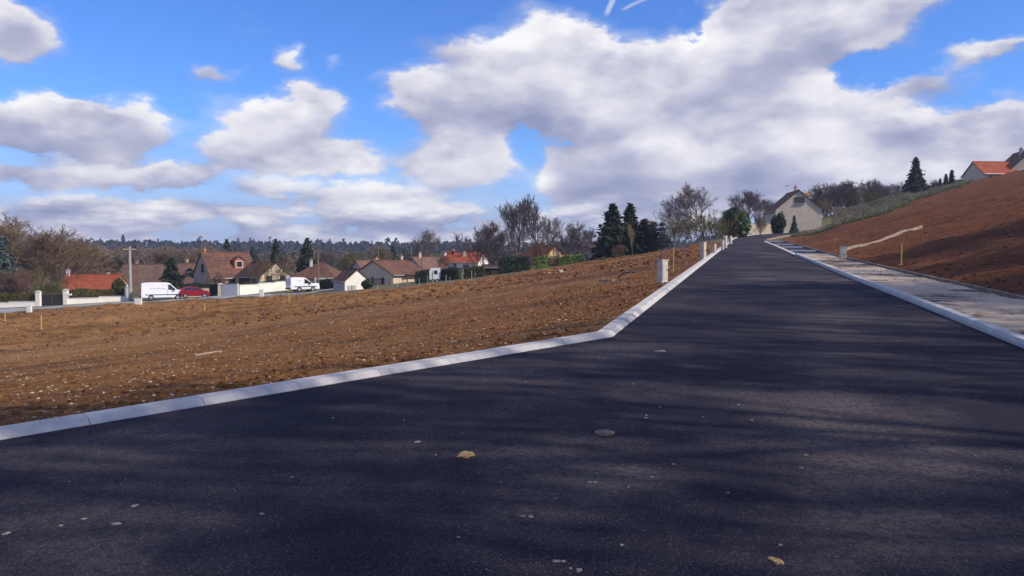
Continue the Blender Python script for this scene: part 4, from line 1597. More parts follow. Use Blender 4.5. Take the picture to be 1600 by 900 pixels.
D = 112.0
zb = min(gz(452, D), base_z(gx(600, D), D))
hsH = House('beige house with red brown shutters and a brown roof', gx(608, D), D + 1.5, zb, R_(50), 8.2, 6.4, gz(428, D) - zb, gz(407, D) - zb, BEIGE, R_BROWN, over=.3)
hsH.window('L', .95, gz(440, D) - zb, 1.3, 1.2, shut=SHUT, bars=1)
hsH.chimney(-1.9, .9, .7, .45, BEIGE)
hsH.chimney(2.3, .3, .8, .45, BEIGE)
MB().box(.9, -4.2, hsH.eave - .05, 4.6, 1.4, .12).build('porch_roof', R_BROWN, hsH.root)
MB().box(.6, -3.62, hsH.eave * .5, 3.8, .06, hsH.eave * .85).build('porch_shade_sheet', GLASS, hsH.root)  # shade of the porch recess, put in as a dark sheet
for u in (-1.2, 1.0, 3.0):
    MB().box(u, -4.7, hsH.eave / 2 - .2, .12, .12, hsH.eave + .3).build('porch_post', FRAMEB, hsH.root)
D = 124.0
zb = gz(448, D)
hsI = House('small grey gable peeping out behind the shuttered house', gx(580, D), D, zb, R_(38), 4.8, 5, gz(424, D) - zb, gz(407, D) - zb, GREYR, R_PINK)
hsI.window('L', .8, gz(421, D) - zb, .7, .8)
D = 140.0
zb = gz(440, D)
hsJ = House('pinkish house with a wide gable behind the dark hedge', gx(672, D), D + 2, zb, R_(40), 7.0, 7.6, gz(423, D) - zb, gz(402, D) - zb, PINKB, R_PINK)
hsJ.window('L', -.6, gz(424, D) - zb, .9, 1.0)
hsJ.chimney(-2.4, 0, .8, .5, BEIGE)
hsJ.chimney(3.0, 0, .8, .5, WHITE)
D = 144.0
zb = gz(436, D)
hsK = House('white two-storey house with a bright red roof and chimneys', gx(727, D), D, zb, R_(-16), 6.0, 6.8, gz(409, D) - zb, gz(394, D) - zb, WHITE, R_RED)
hsK.window('F', -.9, gz(416, D) - zb, .7, 1.2)
hsK.window('F', 1.2, gz(417, D) - zb, 1.3, 1.0)
hsK.window('R', .2, gz(414, D) - zb, .8, 1.0)
hsK.chimney(-2.1, -.6, .7, .45, DARKW)
hsK.chimney(.2, -1.3, .9, .5, WHITE)
hsK.chimney(.9, .3, .9, .45, DARKW)
D = 128.0
zb = gz(418, D)
hsL = House('cream house with a wide sunlit gable behind the bare trees', gx(850, D), D + 1, zb, R_(-52), 7.4, 5.6, gz(409, D) - zb, gz(384, D) - zb, mat('warm_cream', (.66, .47, .25), .88, var=.08), R_ORANGE)
hsL.window('R', .3, gz(404, D) - zb, 1.0, .9)
MB().box(-1.0, -3.74, .4, .9, .08, .8).build('window', FRAMEW, hsL.root)
D = 122.0
zb = gz(412, D)
hsM = House('pale gable with a dark roof half hidden by the leftmost spruce', gx(934, D), D + 1, zb, R_(52), 5.4, 6, gz(401, D) - zb, gz(384, D) - zb, CREAM, R_DARK)
hsM.window('L', 0, gz(401, D) - zb, .8, .8)

# far grey buildings on the valley side
for k, (px, yt, yb_, wpx, D, lab, m) in enumerate(((537, 391, 412, 10, 420, 'far grey tower building above the hipped roof', GREYR), (545, 404, 414, 14, 400, 'far low slate-coloured building beside the grey tower', GREYR),
                                                  (322, 406, 414, 16, 330, 'far pale roofed barn in the brown wood', CREAM), (418, 396, 404, 5, 420, 'far grey block just left of the tall spruce', GREYR))):
    w_ = wpx * D / F
    zb = gz(yb_, D)
    hh = gz(yt, D) - zb
    b_ = House(lab, gx(px, D), D, zb, R_(10 * k), w_ * .8, w_, hh * .8, hh, m, R_DARK, name='far_building', cat='building')
    for j in range(3):
        b_.window('F', -w_ * .3 + j * w_ * .3, hh * .5, w_ * .12, hh * .16)

# ---------------------------------------------------------------- walls, gates, hedges along the street
street_b = []
for e, p in zip(EDGE, EDGE_PX):
    if p[0] <= 460:
        street_b.append(e)
street_b.append((gx(520, 104), 104.0))
mbv = []
pts = []
for i in range(len(street_b) - 1):
    for k in range(8):
        a, b = street_b[i], street_b[i + 1]
        pts.append((a[0] + (b[0] - a[0]) * k / 8, a[1] + (b[1] - a[1]) * k / 8))
pts.append(street_b[-1])
for (x, y) in pts:
    for j in range(6):
        yy = y - .6 + j * 1.3
        mbv.append((x, yy, float(surf(np.array(x), np.array(yy))) + .05))
q = np.arange(len(mbv)).reshape(-1, 6)
qq = np.stack([q[:-1, :-1], q[1:, :-1], q[1:, 1:], q[:-1, 1:]], -1).reshape(-1, 4)
tag(mobj('street', np_mesh('street', np.array(mbv), qq, True), STREET), 'pale grey village street along the foot of the plot', kind='structure')


def sD(px):
    """distance of the house side of the street"""
    return float(np.interp(px, [p[0] for p in EDGE_PX], [e[1] for e in EDGE])) + 6.4


def garden_wall(label, px0, px1, hgt, m=WHITE, cap=CONC, d0=0.0, name='garden_wall', thick=.25, d1=None):
    d1 = d0 if d1 is None else d1
    D0, D1 = sD(px0) + d0, sD(px1) + d1
    x0, x1 = gx(px0, D0), gx(px1, D1)
    L = math.hypot(x1 - x0, D1 - D0)
    r = thing(name, label, 'wall', (x0, D0, 0), math.atan2(D1 - D0, x1 - x0))
    n = max(2, int(L / 3))
    c, s = (x1 - x0) / L, (D1 - D0) / L
    body, cp = MB(), MB()
    for i in range(n):
        a = L * (i + .5) / n
        z = float(surf(np.array(x0 + a * c), np.array(D0 + a * s)))
        body.box(a, 0, z + hgt / 2 - .3, L / n + .002, thick, hgt + .6)
        cp.box(a, 0, z + hgt + .035, L / n + .004, thick + .1, .07)
    body.build('wall_body', m, r)
    cp.build('coping', cap, r)
    return r


def pillar(label, px, hgt, w=.45, D=None, m=WHITE, name='gate_pillar', group=None):
    D = D or sD(px)
    x = gx(px, D)
    z = float(surf(np.array(x), np.array(D)))
    r = thing(name, label, 'pillar', (x, D, z), .1, group)
    MB().box(0, 0, hgt / 2 - .2, w, w, hgt + .4).build('shaft', m, r)
    MB().poly([(-w * .6, -w * .6, hgt), (w * .6, -w * .6, hgt), (w * .6, w * .6, hgt), (-w * .6, w * .6, hgt),
               (-w * .6, -w * .6, hgt + .07), (w * .6, -w * .6, hgt + .07), (w * .6, w * .6, hgt + .07), (-w * .6, w * .6, hgt + .07), (0, 0, hgt + .2)],
              [(3, 2, 1, 0), (0, 1, 5, 4), (1, 2, 6, 5), (2, 3, 7, 6), (3, 0, 4, 7), (4, 5, 8), (5, 6, 8), (6, 7, 8), (7, 4, 8)]).build('cap', CONC, r)
    return r


garden_wall('low white wall under the hedge left of the street gate', -120, 56, .62)
garden_wall('low white wall under the hedge right of the street gate', 105, 200, .66)
pillar('white gate pillar on the left side of the street gate', 59, 1.75, .5)
pillar('white gate pillar with letterbox on the right side of the street gate', 102, 1.75, .5)
lb = MB().box(.55, -.2, 1.25, .45, .2, .22).build('letterbox', WHITE, bpy.data.objects['gate_pillar.001'])
hedge('garden_hedge', 'clipped olive hedge behind the low wall left of the street gate', (gx(-110, sD(-110) + .9), sD(-110) + .9), (gx(55, sD(55) + .9), sD(55) + .9), 1.65, .9, LEAFO)
hedge('garden_hedge', 'clipped olive hedge behind the low wall in front of the red-roofed house', (gx(106, sD(106) + .9), sD(106) + .9), (gx(196, sD(196) + .9), sD(196) + .9), 1.75, .9, LEAFO)


def gate(label, px0, px1, hgt, d=0.1):
    D0, D1 = sD(px0) + d, sD(px1) + d
    x0, x1 = gx(px0, D0), gx(px1, D1)
    L = math.hypot(x1 - x0, D1 - D0)
    z = float(surf(np.array((x0 + x1) / 2), np.array((D0 + D1) / 2)))
    r = thing('gate', label, 'gate', (x0, D0, z), math.atan2(D1 - D0, x1 - x0))
    for k in range(2):
        a = L * (.25 + .5 * k)
        lf = MB().box(a, 0, hgt / 2, L / 2 - .05, .05, hgt - .1).build('gate_leaf', BLACKM, r)
        mb = MB()
        mb.box(a, -.04, hgt - .1, L / 2 - .04, .05, .08)
        mb.box(a, -.04, .15, L / 2 - .04, .05, .08)
        mb.build('rail', BLACKM, lf)
    return r


gate('black double gate between two white pillars on the street', 62, 99, 1.35)
pillar('white wall end pillar at the foot of the concrete utility pole', 198, 1.7, .45)
garden_wall('cream wall with a tiled coping behind the red car', 268, 326, 1.15, CREAM, R_BROWN)
gate('dark gate between the cream wall and the long white wall', 328, 341, 1.5)
pillar('cream gate pillar beside the dark gate', 344, 1.5, .55, m=CREAM)
garden_wall('taller white wall panel by the dark gate', 347, 372, 1.45)
garden_wall('long bright white wall leading to the second van', 373, 456, 1.25, d1=12)
hedge('garden_hedge', 'dark hedge behind the cream wall', (gx(286, sD(286) + 1.2), sD(286) + 1.2), (gx(344, sD(344) + 1.2), sD(344) + 1.2), 1.75, 1.0, LEAFD)
hedge('garden_hedge', 'dark low hedge behind the long white wall', (gx(372, sD(372) + 1.0), sD(372) + 1.0), (gx(455, sD(455) + 13.0), sD(455) + 13.0), 1.5, .9, LEAFD)
hedge('garden_hedge', 'dark hedge beside the porch of the hipped-roof bungalow', (gx(500, 109), 109), (gx(528, 108), 108), 1.3, .9, LEAFD)
# small white service boxes by the street
for lab, px, py in (('small white service box in front of the low wall by the gate', 44, 488), ('white service box at the foot of the thin pole', 215, 478), ('small white service box before the long white wall', 408, 466)):
    x, y = hit(px, py)
    y = min(y, 103)
    x = gx(px, y)
    z = float(surf(np.array(x), np.array(y)))
    r = thing('service_box', lab, 'box', (x, y, z), .1)
    w_ = .75 if px == 215 else .5
    MB().box(0, 0, .3, w_, .3, .9).build('cabinet', WHITE, r)
    MB().box(0, 0, .775, w_ + .06, .36, .05).build('cap', FRAMEW, r)
    MB().box(0, -.16, .38, w_ * .8, .02, .55).build('cabinet_door', FRAMEW, r)


def hp(px0, D0, px1, D1):
    return (gx(px0, D0), D0), (gx(px1, D1), D1)


hedge('garden_hedge', 'dark clipped bush hedge right of the shuttered house', *hp(649, 100, 671, 100), 1.55, 1.1, LEAFD)
hedge('garden_hedge', 'dull green hedge right of the white caravan', *hp(688, 101, 719, 100), 1.5, 1.2, LEAFD)
hedge('garden_hedge', 'short dull hedge in front of the white terrace', *hp(725, 98, 757, 98), 1.35, 1.0, mat('dull_green_leaves', (.085, .085, .028), .85, c2=(.035, .038, .014)))
hedge('garden_hedge', 'thick dark evergreen hedge beside the brown shed', *hp(779, 101, 828, 101), 2.0, 1.6, LEAFD)
hedge('garden_hedge', 'bright yellow green hedge block right of the dark hedge', *hp(833, 101, 855, 101), 1.55, 1.0, LEAFY)
hedge('garden_hedge', 'long yellow green hedge in front of the cream gable', *hp(872, 103, 911, 103), 1.15, 1.0, LEAFY)
hedge('garden_hedge', 'thin leafless brown hedge between the two yellow green hedges', *hp(855, 103, 874, 103), 1.35, .8, TWIGT, dens=90, size=.10)
bx_, by_ = hit(573, 456)
by_ = min(by_, 97)
r = tree_from('evergreen_bush', 'round green bush at the corner of the whitened garage gable', 'bush', ET, EC, (gx(573, 96), 96, base_z(gx(573, 96), 96)), (.55, .55, .36), .2, BARK, LEAF)

# white caravan between the hedges
x = gx(680, 101)
z = base_z(x, 101)
cv = thing('caravan', 'white caravan parked between the dark hedges', 'caravan', (x, 101, z), R_(4))
mb = MB()
mb.prism([(-.95, .35), (-1.0, .9), (-.9, 1.6), (-.65, 1.78), (.7, 1.78), (.9, 1.6), (.95, .9), (.85, .35)], -.8, .8, lambda a, b, c: (a * .72, c, b))
mb.build('body', VANW, cv)
MB().box(.1, -.81, 1.25, .42, .03, .45).build('window', GLASS, cv)
MB().box(-.3, -.81, .95, .06, .03, .9).build('door_seam', PLAST, cv)
for sx in (-.25, .25):
    w_ = MB().tube((sx, -.82, .22), (sx, -.62, .22), .24, .24, 14, True).build('wheel', TYRE, cv)
    MB().tube((sx, -.835, .22), (sx, -.8, .22), .13, .13, 10, True).build('rim', RIM, w_)

# brown shed and terrace wall
x = gx(769, 104)
z = base_z(x, 104)
sh = House('low dark brown wooden shed beside the dark hedge', x, 104, z, R_(3), 1.8, 2.1, 1.0, 1.32, DARKW, R_DARK, name='garden_shed', cat='shed', over=.12)
sh.door('F', .2, .7, .95, FRAMEB)
D = 120
x0, x1 = gx(712, D), gx(746, D)
tw_ = thing('terrace_wall', 'cream terrace wall in front of the white red-roofed house', 'wall', (x0, D, gz(434, D)), 0)
MB().box((x1 - x0) / 2, 0, .3, x1 - x0, .3, 1.6 + .3).build('wall_body', CREAM, tw_)
MB().box((x1 - x0) / 2, 0, 1.285, x1 - x0 + .2, .42, .07).build('coping', CONC, tw_)
# low cream wall at the road end
D0, D1 = 120, 121
x0, x1 = gx(1168, D0), gx(1206, D1)
z = base_z((x0 + x1) / 2, 120.5)
gw = thing('garden_wall', 'low cream garden wall beside the gabled house on the hill', 'wall', (x0, D0, z), math.atan2(D1 - D0, x1 - x0))
L = math.hypot(x1 - x0, D1 - D0)
hh = gz(349, 120) - z
MB().box(L / 2, 0, hh / 2 - .3, L, .22, hh + .6).build('wall_body', CREAM, gw)
MB().box(L / 2, 0, hh + .03, L + .1, .3, .06).build('coping', CONC, gw)

# post-and-wire fence along the gardens
for k, px in enumerate((590, 603, 612, 621, 637, 648, 655, 668, 676, 697, 703, 722, 737, 742)):
    D = 92.5 + (k % 3) * .4
    x = gx(px, D)
    z = base_z(x, D)
    r = thing('fence_post', 'thin garden fence post at the edge of the plot', 'post', (x, D, z), .2 * k, 'fence posts along the gardens')
    hh = .55 + .5 * ((k * 7) % 5) / 5
    MB().tube((0, 0, -.2), (.01, 0, hh), .03, .025, 6, True).build('post', WOODP if k % 3 else CONC, r)
    MB().tube((.01, 0, hh), (.01, 0, hh + .05), .055, .03, 6, True).build('cap', CONC, r)

# ---------------------------------------------------------------- vehicles
def wheel(parent, x, y, r, w, side):
    o = MB().tube((x, y - side * .0, r), (x, y - side * w, r), r, r, 20, True).build('wheel', TYRE, parent)
    MB().tube((x, y + side * .012, r), (x, y - side * .05, r), r * .62, r * .58, 14, True).build('rim', RIM, o)
    return o


def body_loft(prof, halfw, tumble, z_tum, bevel=.05):
    """side profile [(x,z)] extruded to both sides; upper points lean inwards"""
    def yo(z):
        return halfw - tumble * max(0, z - z_tum)
    n = len(prof)
    vs = [(x, -yo(z), z) for x, z in prof] + [(x, yo(z), z) for x, z in prof]
    fs = [(i, (i + 1) % n, n + (i + 1) % n, n + i) for i in range(n)] + [tuple(range(n - 1, -1, -1)), tuple(range(n, 2 * n))]
    me = MB().poly(vs, fs).mesh('body')
    bm = bmesh.new()
    bm.from_mesh(me)
    es = [e for e in bm.edges if abs(e.verts[0].co.y) > .1 and e.verts[0].co.y * e.verts[1].co.y > 0]
    bmesh.ops.bevel(bm, geom=es, offset=bevel, segments=2, affect='EDGES')
    bm.to_mesh(me)
    bm.free()
    return me


def van(label, x, y, rz, L=5.3, W=1.95, Ht=2.25):
    z = base_z(x, y, .05)
    r = thing('parked_van', label, 'van', (x, y, z), rz)
    k = Ht / 2.25
    prof = [(-L / 2, .42), (-L / 2, 1.0), (-L / 2 + .06, 2.05 * k), (-L / 2 + .18, 2.2 * k), (-L / 2 + 1.2, Ht), (L / 2 - 2.2, Ht - .02), (L / 2 - 1.85, 2.14 * k), (L / 2 - .98, 1.26 * k),
            (L / 2 - .28, 1.05), (L / 2 - .04, .82), (L / 2, .42), (L / 2 - .1, .30), (-L / 2 + .08, .30)]
    mobj('body', body_loft(prof, W / 2, .07, .9, .05), VANW, r)
    for sd_ in (-1, 1):
        Y = sd_ * (W / 2 - .035)
        def q(pts, name, m, out=.012):
            a = [(px_, sd_ * (W / 2 - .07 * max(0, pz - .9) + out), pz) for px_, pz in pts]
            b = [(px_, sd_ * (W / 2 - .07 * max(0, pz - .9) - .03), pz) for px_, pz in pts]
            n = len(pts)
            return MB().poly(a + b, [tuple(range(n)), tuple(range(2 * n - 1, n - 1, -1))] + [(i, (i + 1) % n, n + (i + 1) % n, n + i) for i in range(n)]).build(name, m, r)
        q([(L / 2 - 2.05, 1.30 * k), (L / 2 - 1.18, 1.30 * k), (L / 2 - 1.80, 1.95 * k), (L / 2 - 2.05, 1.98 * k)], 'side_window', GLASS)
        q([(-L / 2 + .5, .62), (L / 2 - .45, .62), (L / 2 - .45, .72), (-L / 2 + .5, .72)], 'rub_strip', PLAST)
        q([(L / 2 - 2.14, .5), (L / 2 - 2.12, .5), (L / 2 - 2.12, 2.05 * k), (L / 2 - 2.14, 2.05 * k)], 'door_seam', PLAST, .006)
        q([(-L / 2 + .9, 1.42), (L / 2 - 2.3, 1.42), (L / 2 - 2.3, 1.45), (-L / 2 + .9, 1.45)], 'slide_rail', ZINC, .01)
        wheel(r, L / 2 - .95, sd_ * (W / 2 + .005), .33, .22, sd_)
        wheel(r, -L / 2 + 1.15, sd_ * (W / 2 + .005), .33, .22, sd_)
        MB().box(-L / 2 - .01, sd_ * (W / 2 - .14), 1.15, .05, .14, .5).build('tail_lamp', REDL, r)
        MB().box(L / 2 - .2, sd_ * (W / 2 - .22), .95, .3, .3, .16).build('headlamp', LAMPC, r)
        MB().box(L / 2 - 1.35, sd_ * (W / 2 + .12), 1.34 * k, .12, .2, .26).build('mirror', PLAST, r)
    MB().poly([(L / 2 - 1.80, -W / 2 + .2, 2.08 * k), (L / 2 - 1.0, -W / 2 + .16, 1.30 * k), (L / 2 - 1.0, W / 2 - .16, 1.30 * k), (L / 2 - 1.80, W / 2 - .2, 2.08 * k),
               (L / 2 - 1.77, -W / 2 + .2, 2.12 * k), (L / 2 - .955, -W / 2 + .16, 1.31 * k), (L / 2 - .955, W / 2 - .16, 1.31 * k), (L / 2 - 1.77, W / 2 - .2, 2.12 * k)],
              [(0, 1, 2, 3), (7, 6, 5, 4), (0, 4, 5, 1), (1, 5, 6, 2), (2, 6, 7, 3), (3, 7, 4, 0)]).build('windscreen', GLASS, r)
    MB().box(-L / 2 - .04, 0, .42, .12, W * .92, .22).build('rear_bumper', PLAST, r)
    MB().box(L / 2 - .02, 0, .42, .14, W * .9, .26).build('front_bumper', PLAST, r)
    MB().box(-L / 2 - .012, 0, 1.25, .02, .02, 1.5).build('rear_door_seam', PLAST, r)
    MB().box(-L / 2 - .02, .1, .78, .03, .5, .11).build('number_plate', YELLOW, r)
    return r


def street_dir(px):
    e = (np.interp(px - 20, [p[0] for p in EDGE_PX], [a[1] for a in EDGE]), np.interp(px + 20, [p[0] for p in EDGE_PX], [a[1] for a in EDGE]))
    return math.atan2(e[1] - e[0], gx(px + 20, e[1]) - gx(px - 20, e[0]))


D = sD(254) - 2.6
van('large white van parked behind the red car', gx(254, D), D, street_dir(254) + .12, 5.2, 1.95, 2.2)
D = 104.0
van('smaller white van parked by the hipped-roof bungalow', gx(473, D), D, .62, 3.9, 1.75, 1.85)

D = sD(304) - 2.4
x = gx(304, D)
car = thing('parked_car', 'dark red hatchback parked in front of the white van', 'car', (x, D, base_z(x, D, .05)), street_dir(304) + .1)
prof = [(-1.75, .45), (-1.78, .85), (-1.62, 1.0), (-1.38, 1.36), (-1.0, 1.43), (.1, 1.42), (.45, 1.30), (.95, .98), (1.55, .86), (1.78, .68), (1.82, .42), (1.7, .24), (-1.68, .26)]
mobj('body', body_loft(prof, .84, .30, .9, .05), CARR, car)
for sd_ in (-1, 1):
    def q2(pts, name, m):
        a = [(px_, sd_ * (.84 - .30 * max(0, pz - .9) + .012), pz) for px_, pz in pts]
        b = [(px_, sd_ * (.84 - .30 * max(0, pz - .9) - .03), pz) for px_, pz in pts]
        n_ = len(pts)
        return MB().poly(a + b, [tuple(range(n_)), tuple(range(2 * n_ - 1, n_ - 1, -1))] + [(i, (i + 1) % n_, n_ + (i + 1) % n_, n_ + i) for i in range(n_)]).build(name, m, car)
    q2([(-1.25, 1.0), (-.42, 1.0), (-.42, 1.34), (-1.15, 1.33)], 'rear_side_window', GLASS)
    q2([(-.34, 1.0), (.78, 1.0), (.38, 1.25), (.06, 1.35), (-.34, 1.35)], 'front_side_window', GLASS)
    q2([(-.39, .4), (-.37, .4), (-.37, .98), (-.39, .98)], 'door_seam', PLAST)
    wheel(car, 1.14, sd_ * .85, .30, .19, sd_)
    wheel(car, -1.14, sd_ * .85, .30, .19, sd_)
    MB().box(-1.70, sd_ * .62, .86, .16, .26, .16).build('tail_lamp', REDL, car)
    MB().box(1.62, sd_ * .58, .72, .22, .32, .13).build('headlamp', LAMPC, car)
    MB().box(.72, sd_ * .90, 1.0, .12, .16, .12).build('mirror', CARR, car)
MB().box(-1.79, 0, .42, .08, 1.4, .16).build('rear_bumper', PLAST, car)
MB().box(1.80, 0, .40, .08, 1.3, .16).build('front_bumper', PLAST, car)
MB().poly([(.18, -.62, 1.40), (.98, -.70, .99), (.98, .70, .99), (.18, .62, 1.40), (.21, -.62, 1.43), (1.0, -.70, 1.02), (1.0, .70, 1.02), (.21, .62, 1.43)],
          [(0, 1, 2, 3), (7, 6, 5, 4), (0, 4, 5, 1), (1, 5, 6, 2), (2, 6, 7, 3), (3, 7, 4, 0)]).build('windscreen', GLASS, car)


# ---------------------------------------------------------------- poles and wires
def pole(label, px, ytop, D, r0, r1, m, arm=0.0, z=None, rz=0.0, name='utility_pole', square=False):
    x = gx(px, D)
    z = base_z(x, D) if z is None else z
    top = gz(ytop, D) - z
    r = thing(name, label, 'pole', (x, D, z), rz)
    MB().tube((0, 0, -.5), (0, 0, top), r0, r1, 4 if square else 10, True).build('shaft', m, r)
    if arm:
        a = MB().box(0, -.12, top - .35, arm * 2, .1, .12).build('crossarm', m, r)
        for k in range(4):
            u = -arm * .9 + arm * 1.8 * k / 3
            MB().tube((u, -.12, top - .29), (u, -.12, top - .08), .05, .035, 8, True).build('insulator', PLAST, a)
    return (x, D, z + top)


pA = pole('tall pale concrete utility pole beside the white van', 203, 385, sD(203) - .9, .26, .15, WOODP, arm=.8, rz=.5)
pB0 = pole('thin brown pole between the concrete utility pole and the white van', 216, 404, sD(216) + .2, .09, .06, WOODS)
pB = pole('dark timber utility pole in front of the hipped-roof bungalow', 497, 389, 106, .14, .10, WOODS, arm=.5, rz=.4)
D = 170.0
pC = pole('tall utility pole with a wide crossarm on the skyline', 591, 385, D, .16, .11, WOODS, arm=2.6, z=hz(gx(591, D), D), rz=.2)
pole('slim pole rising behind the pinkish gable', 659, 380, 134, .07, .05, WOODS)
pole('slim far pole on the skyline left of the pinkish gable', 643, 384, 190, .09, .06, WOODP, z=hz(gx(643, 190), 190))


def wire(label, a, b, sag, group):
    pts = []
    for i in range(17):
        k = i / 16
        pts.append((a[0] + (b[0] - a[0]) * k, a[1] + (b[1] - a[1]) * k, a[2] + (b[2] - a[2]) * k - sag * 4 * k * (1 - k)))
    o = MB().path(pts, .014, 4).build('overhead_wire', PLAST)
    return tag(o, label, 'wire', group)


for dz in (.1, .4):
    wire('thin overhead wire between the concrete pole and the timber pole', (pA[0], pA[1], pA[2] - dz), (pB[0], pB[1], pB[2] - dz), 1.2, 'wires over the street')
    wire('thin overhead wire running to the wide crossarm pole', (pB[0], pB[1], pB[2] - dz), (pC[0], pC[1], pC[2] - dz), .9, 'wires to the crossarm pole')


# ---------------------------------------------------------------- service posts, stakes, conduits on the plot
def service_post(label, px, py, ytop, w, dep, rz=0.0, D=None):
    x, y = hit(px, py)
    if D:
        x, y = gx(px, D), D
    z = base_z(x, y, -.02)
    hh = gz(ytop, y) - z
    r = thing('service_post', label, 'post', (x, y, z), rz, 'pale service posts by the kerb')
    me = MB().box(0, 0, hh / 2 - .1, w, dep, hh + .2).mesh('housing')
    bm = bmesh.new()
    bm.from_mesh(me)
    bmesh.ops.bevel(bm, geom=list(bm.edges), offset=.012, segments=1, affect='EDGES')
    bm.to_mesh(me)
    bm.free()
    mobj('housing', me, POSTM, r)
    MB().box(0, 0, hh + .012, w + .03, dep + .03, .03).build('lid', POSTM, r)
    MB().box(0, -dep / 2 - .004, hh * .55, w * .78, .012, hh * .72).build('access_panel', POSTM, r)
    MB().box(w * .26, -dep / 2 - .014, hh * .58, .025, .012, .05).build('lock', PLAST, r)
    return r


service_post('large pale service post at the kerb bend, next to the blue conduit loop', 1035, 442, 407, .25, .22, .62)
service_post('tall pale service post standing second along the plot kerb', 1099, 406, 379, .20, .20, .62)
service_post('shorter service post just beyond the second post', 1116, 397, 382, .17, .17, .62)
service_post('service post third in size up the plot kerb', 1133, 385, 369, .2, .2, .62, D=62)
service_post('small service post beside the farther tall post', 1128.5, 385, 376, .16, .16, .62, D=57)
service_post('far small service post near the top of the plot kerb', 1141, 378, 369, .22, .22, .62, D=76)
service_post('pale service post standing alone at the foot of the earth bank', 1317, 406, 386, .26, .24, -.2)


def stake(label, px, py, ytop, lean=0.03, m=YELLOW, r_=.022, D=None):
    x, y = hit(px, py)
    if D:
        x, y = gx(px, D), D
    z = base_z(x, y, -.02)
    hh = gz(ytop, y) - z
    r = thing('marker_stake', label, 'stake', (x, y, z), 0)
    MB().box(lean * hh / 2, 0, hh / 2 - .1, r_ * 2, r_ * 2, hh + .2).build('stake', m, r)
    MB().box(lean * hh / 2, 0, hh + .02, r_ * 2.5, r_ * 2.5, .08).build('painted_tip', YELLOW, r)
    MB().box(.0, -.02, .0, .2, .16, .06).build('foot', YELLOW, r)
    return r


stake('yellow marker stake nearest the gate end of the plot', 64, 515, 494, .05, r_=.04)
stake('yellow marker stake at the far left edge of the plot', 8, 503, 490, -.02, r_=.04)
stake('yellow marker stake in front of the red car', 320, 487, 474, 0, r_=.035)
stake('yellow marker stake in front of the second van', 452, 474, 460, 0, r_=.035)
stake('thin yellow stake behind the large service post', 1052, 421, 391, .01, r_=.018)
stake('thin yellow stake between the service posts', 1108, 399, 386, 0, WOODS, .03, D=45)
stake('yellow marker stake on the earth bank above the edging kerb', 1408, 414, 383, .02, r_=.02)
stake('pale marker stake at the grassy end of the earth bank', 1250, 382, 370, .05, WOODS, .04)
stake('small grey stake on the upper earth bank', 1305, 380, 374, .05, WOODS, .03)


def conduit(label, pts_px, r=.04, group=None):
    """bent tube: (column, row of the ground under it, height above ground)"""
    P = []
    for px, py, up in pts_px:
        x, y = hit(px, py)
        P.append([x, y, base_z(x, y, 0) + up])
    P = np.array(P)
    # smooth
    t = np.linspace(0, len(P) - 1, 24)
    pts = [tuple(np.array([np.interp(k, range(len(P)), P[:, j]) for j in range(3)])) for k in t]
    for _ in range(3):
        pts = [pts[0]] + [tuple((np.array(pts[i - 1]) + 2 * np.array(pts[i]) + np.array(pts[i + 1])) / 4) for i in range(1, len(pts) - 1)] + [pts[-1]]
    o = MB().path(pts, r, 8).build('conduit', PIPE, smooth=True)
    return tag(o, label, 'conduit', group)


conduit('blue conduit loop rising from the soil near the large service post', [(962, 435, -.12), (966, 434, .06), (972, 434, .20), (978, 434, .245), (985, 434, .25), (991, 434, .25)], .030)
conduit('purple blue conduit arching out of the plot behind the thin yellow stake', [(1054, 399, .0), (1060, 398, .22), (1067, 398, .32), (1074, 398, .22), (1078, 398, -.05)], .03)
conduit('blue conduit lying up the slope behind the second service post', [(1062, 397, .02), (1066, 395, .3), (1072, 393, .5), (1076, 392, .4)], .03)
conduit('far dark blue conduit loop near the top of the plot', [(1106, 380, .0), (1110, 379, .3), (1116, 378, .42), (1120, 378, .3)], .06)
conduit('dark conduit stub rising at the plot edge under the spruces', [(1038, 396, .0), (1041, 395, .35), (1045, 394, .4)], .05)


def plank(label, a, b, w, hgt, m, name='plank'):
    (x0, y0), (x1, y1) = hit(*a), hit(*b)
    n = max(2, int(math.hypot(x1 - x0, y1 - y0) / .35))
    mb = MB()
    L = math.hypot(x1 - x0, y1 - y0)
    nx, ny = -(y1 - y0) / L * w / 2, (x1 - x0) / L * w / 2
    vs = []
    for i in range(n + 1):
        x, y = x0 + (x1 - x0) * i / n, y0 + (y1 - y0) * i / n
        z = base_z(x, y, 0)
        vs += [(x - nx, y - ny, z - .12), (x + nx, y + ny, z - .12), (x + nx, y + ny, z + hgt), (x - nx, y - ny, z + hgt)]
    fs = []
    for i in range(n):
        o = i * 4
        fs += [(o + j, o + (j + 1) % 4, o + 4 + (j + 1) % 4, o + 4 + j) for j in range(4)]
    fs += [(3, 2, 1, 0), (n * 4, n * 4 + 1, n * 4 + 2, n * 4 + 3)]
    mb.poly(vs, fs)
    return tag(mb.build(name, m), label, 'plank')


PALEW = mat('pale_timber', (.44, .35, .26), .9, c2=(.30, .225, .16), scale=3)
plank('pale board lying on the soil beside the blue conduit loop', (938, 437), (961, 437), .22, .05, PALEW)
plank('long pale line of boards running up the earth bank', (1322, 392), (1440, 357), .12, .16, PALEW)
plank('short pale strip on the plot near the yellow green hedge', (852, 430), (878, 428), .3, .06, PALEW)
plank('pale batten lying in the smooth middle of the plot', (305, 556), (346, 549), .10, .03, PALEW)
arch = [(1398, 372, .0), (1400, 371, .28), (1405, 370, .34), (1409, 370, .1)]
o = conduit('thin pale bent tube sticking out of the earth bank', arch, .025)
o.data.materials[0] = PALEW

# valve cover, sand lump and larger stones on the asphalt
x, y = OX, OY


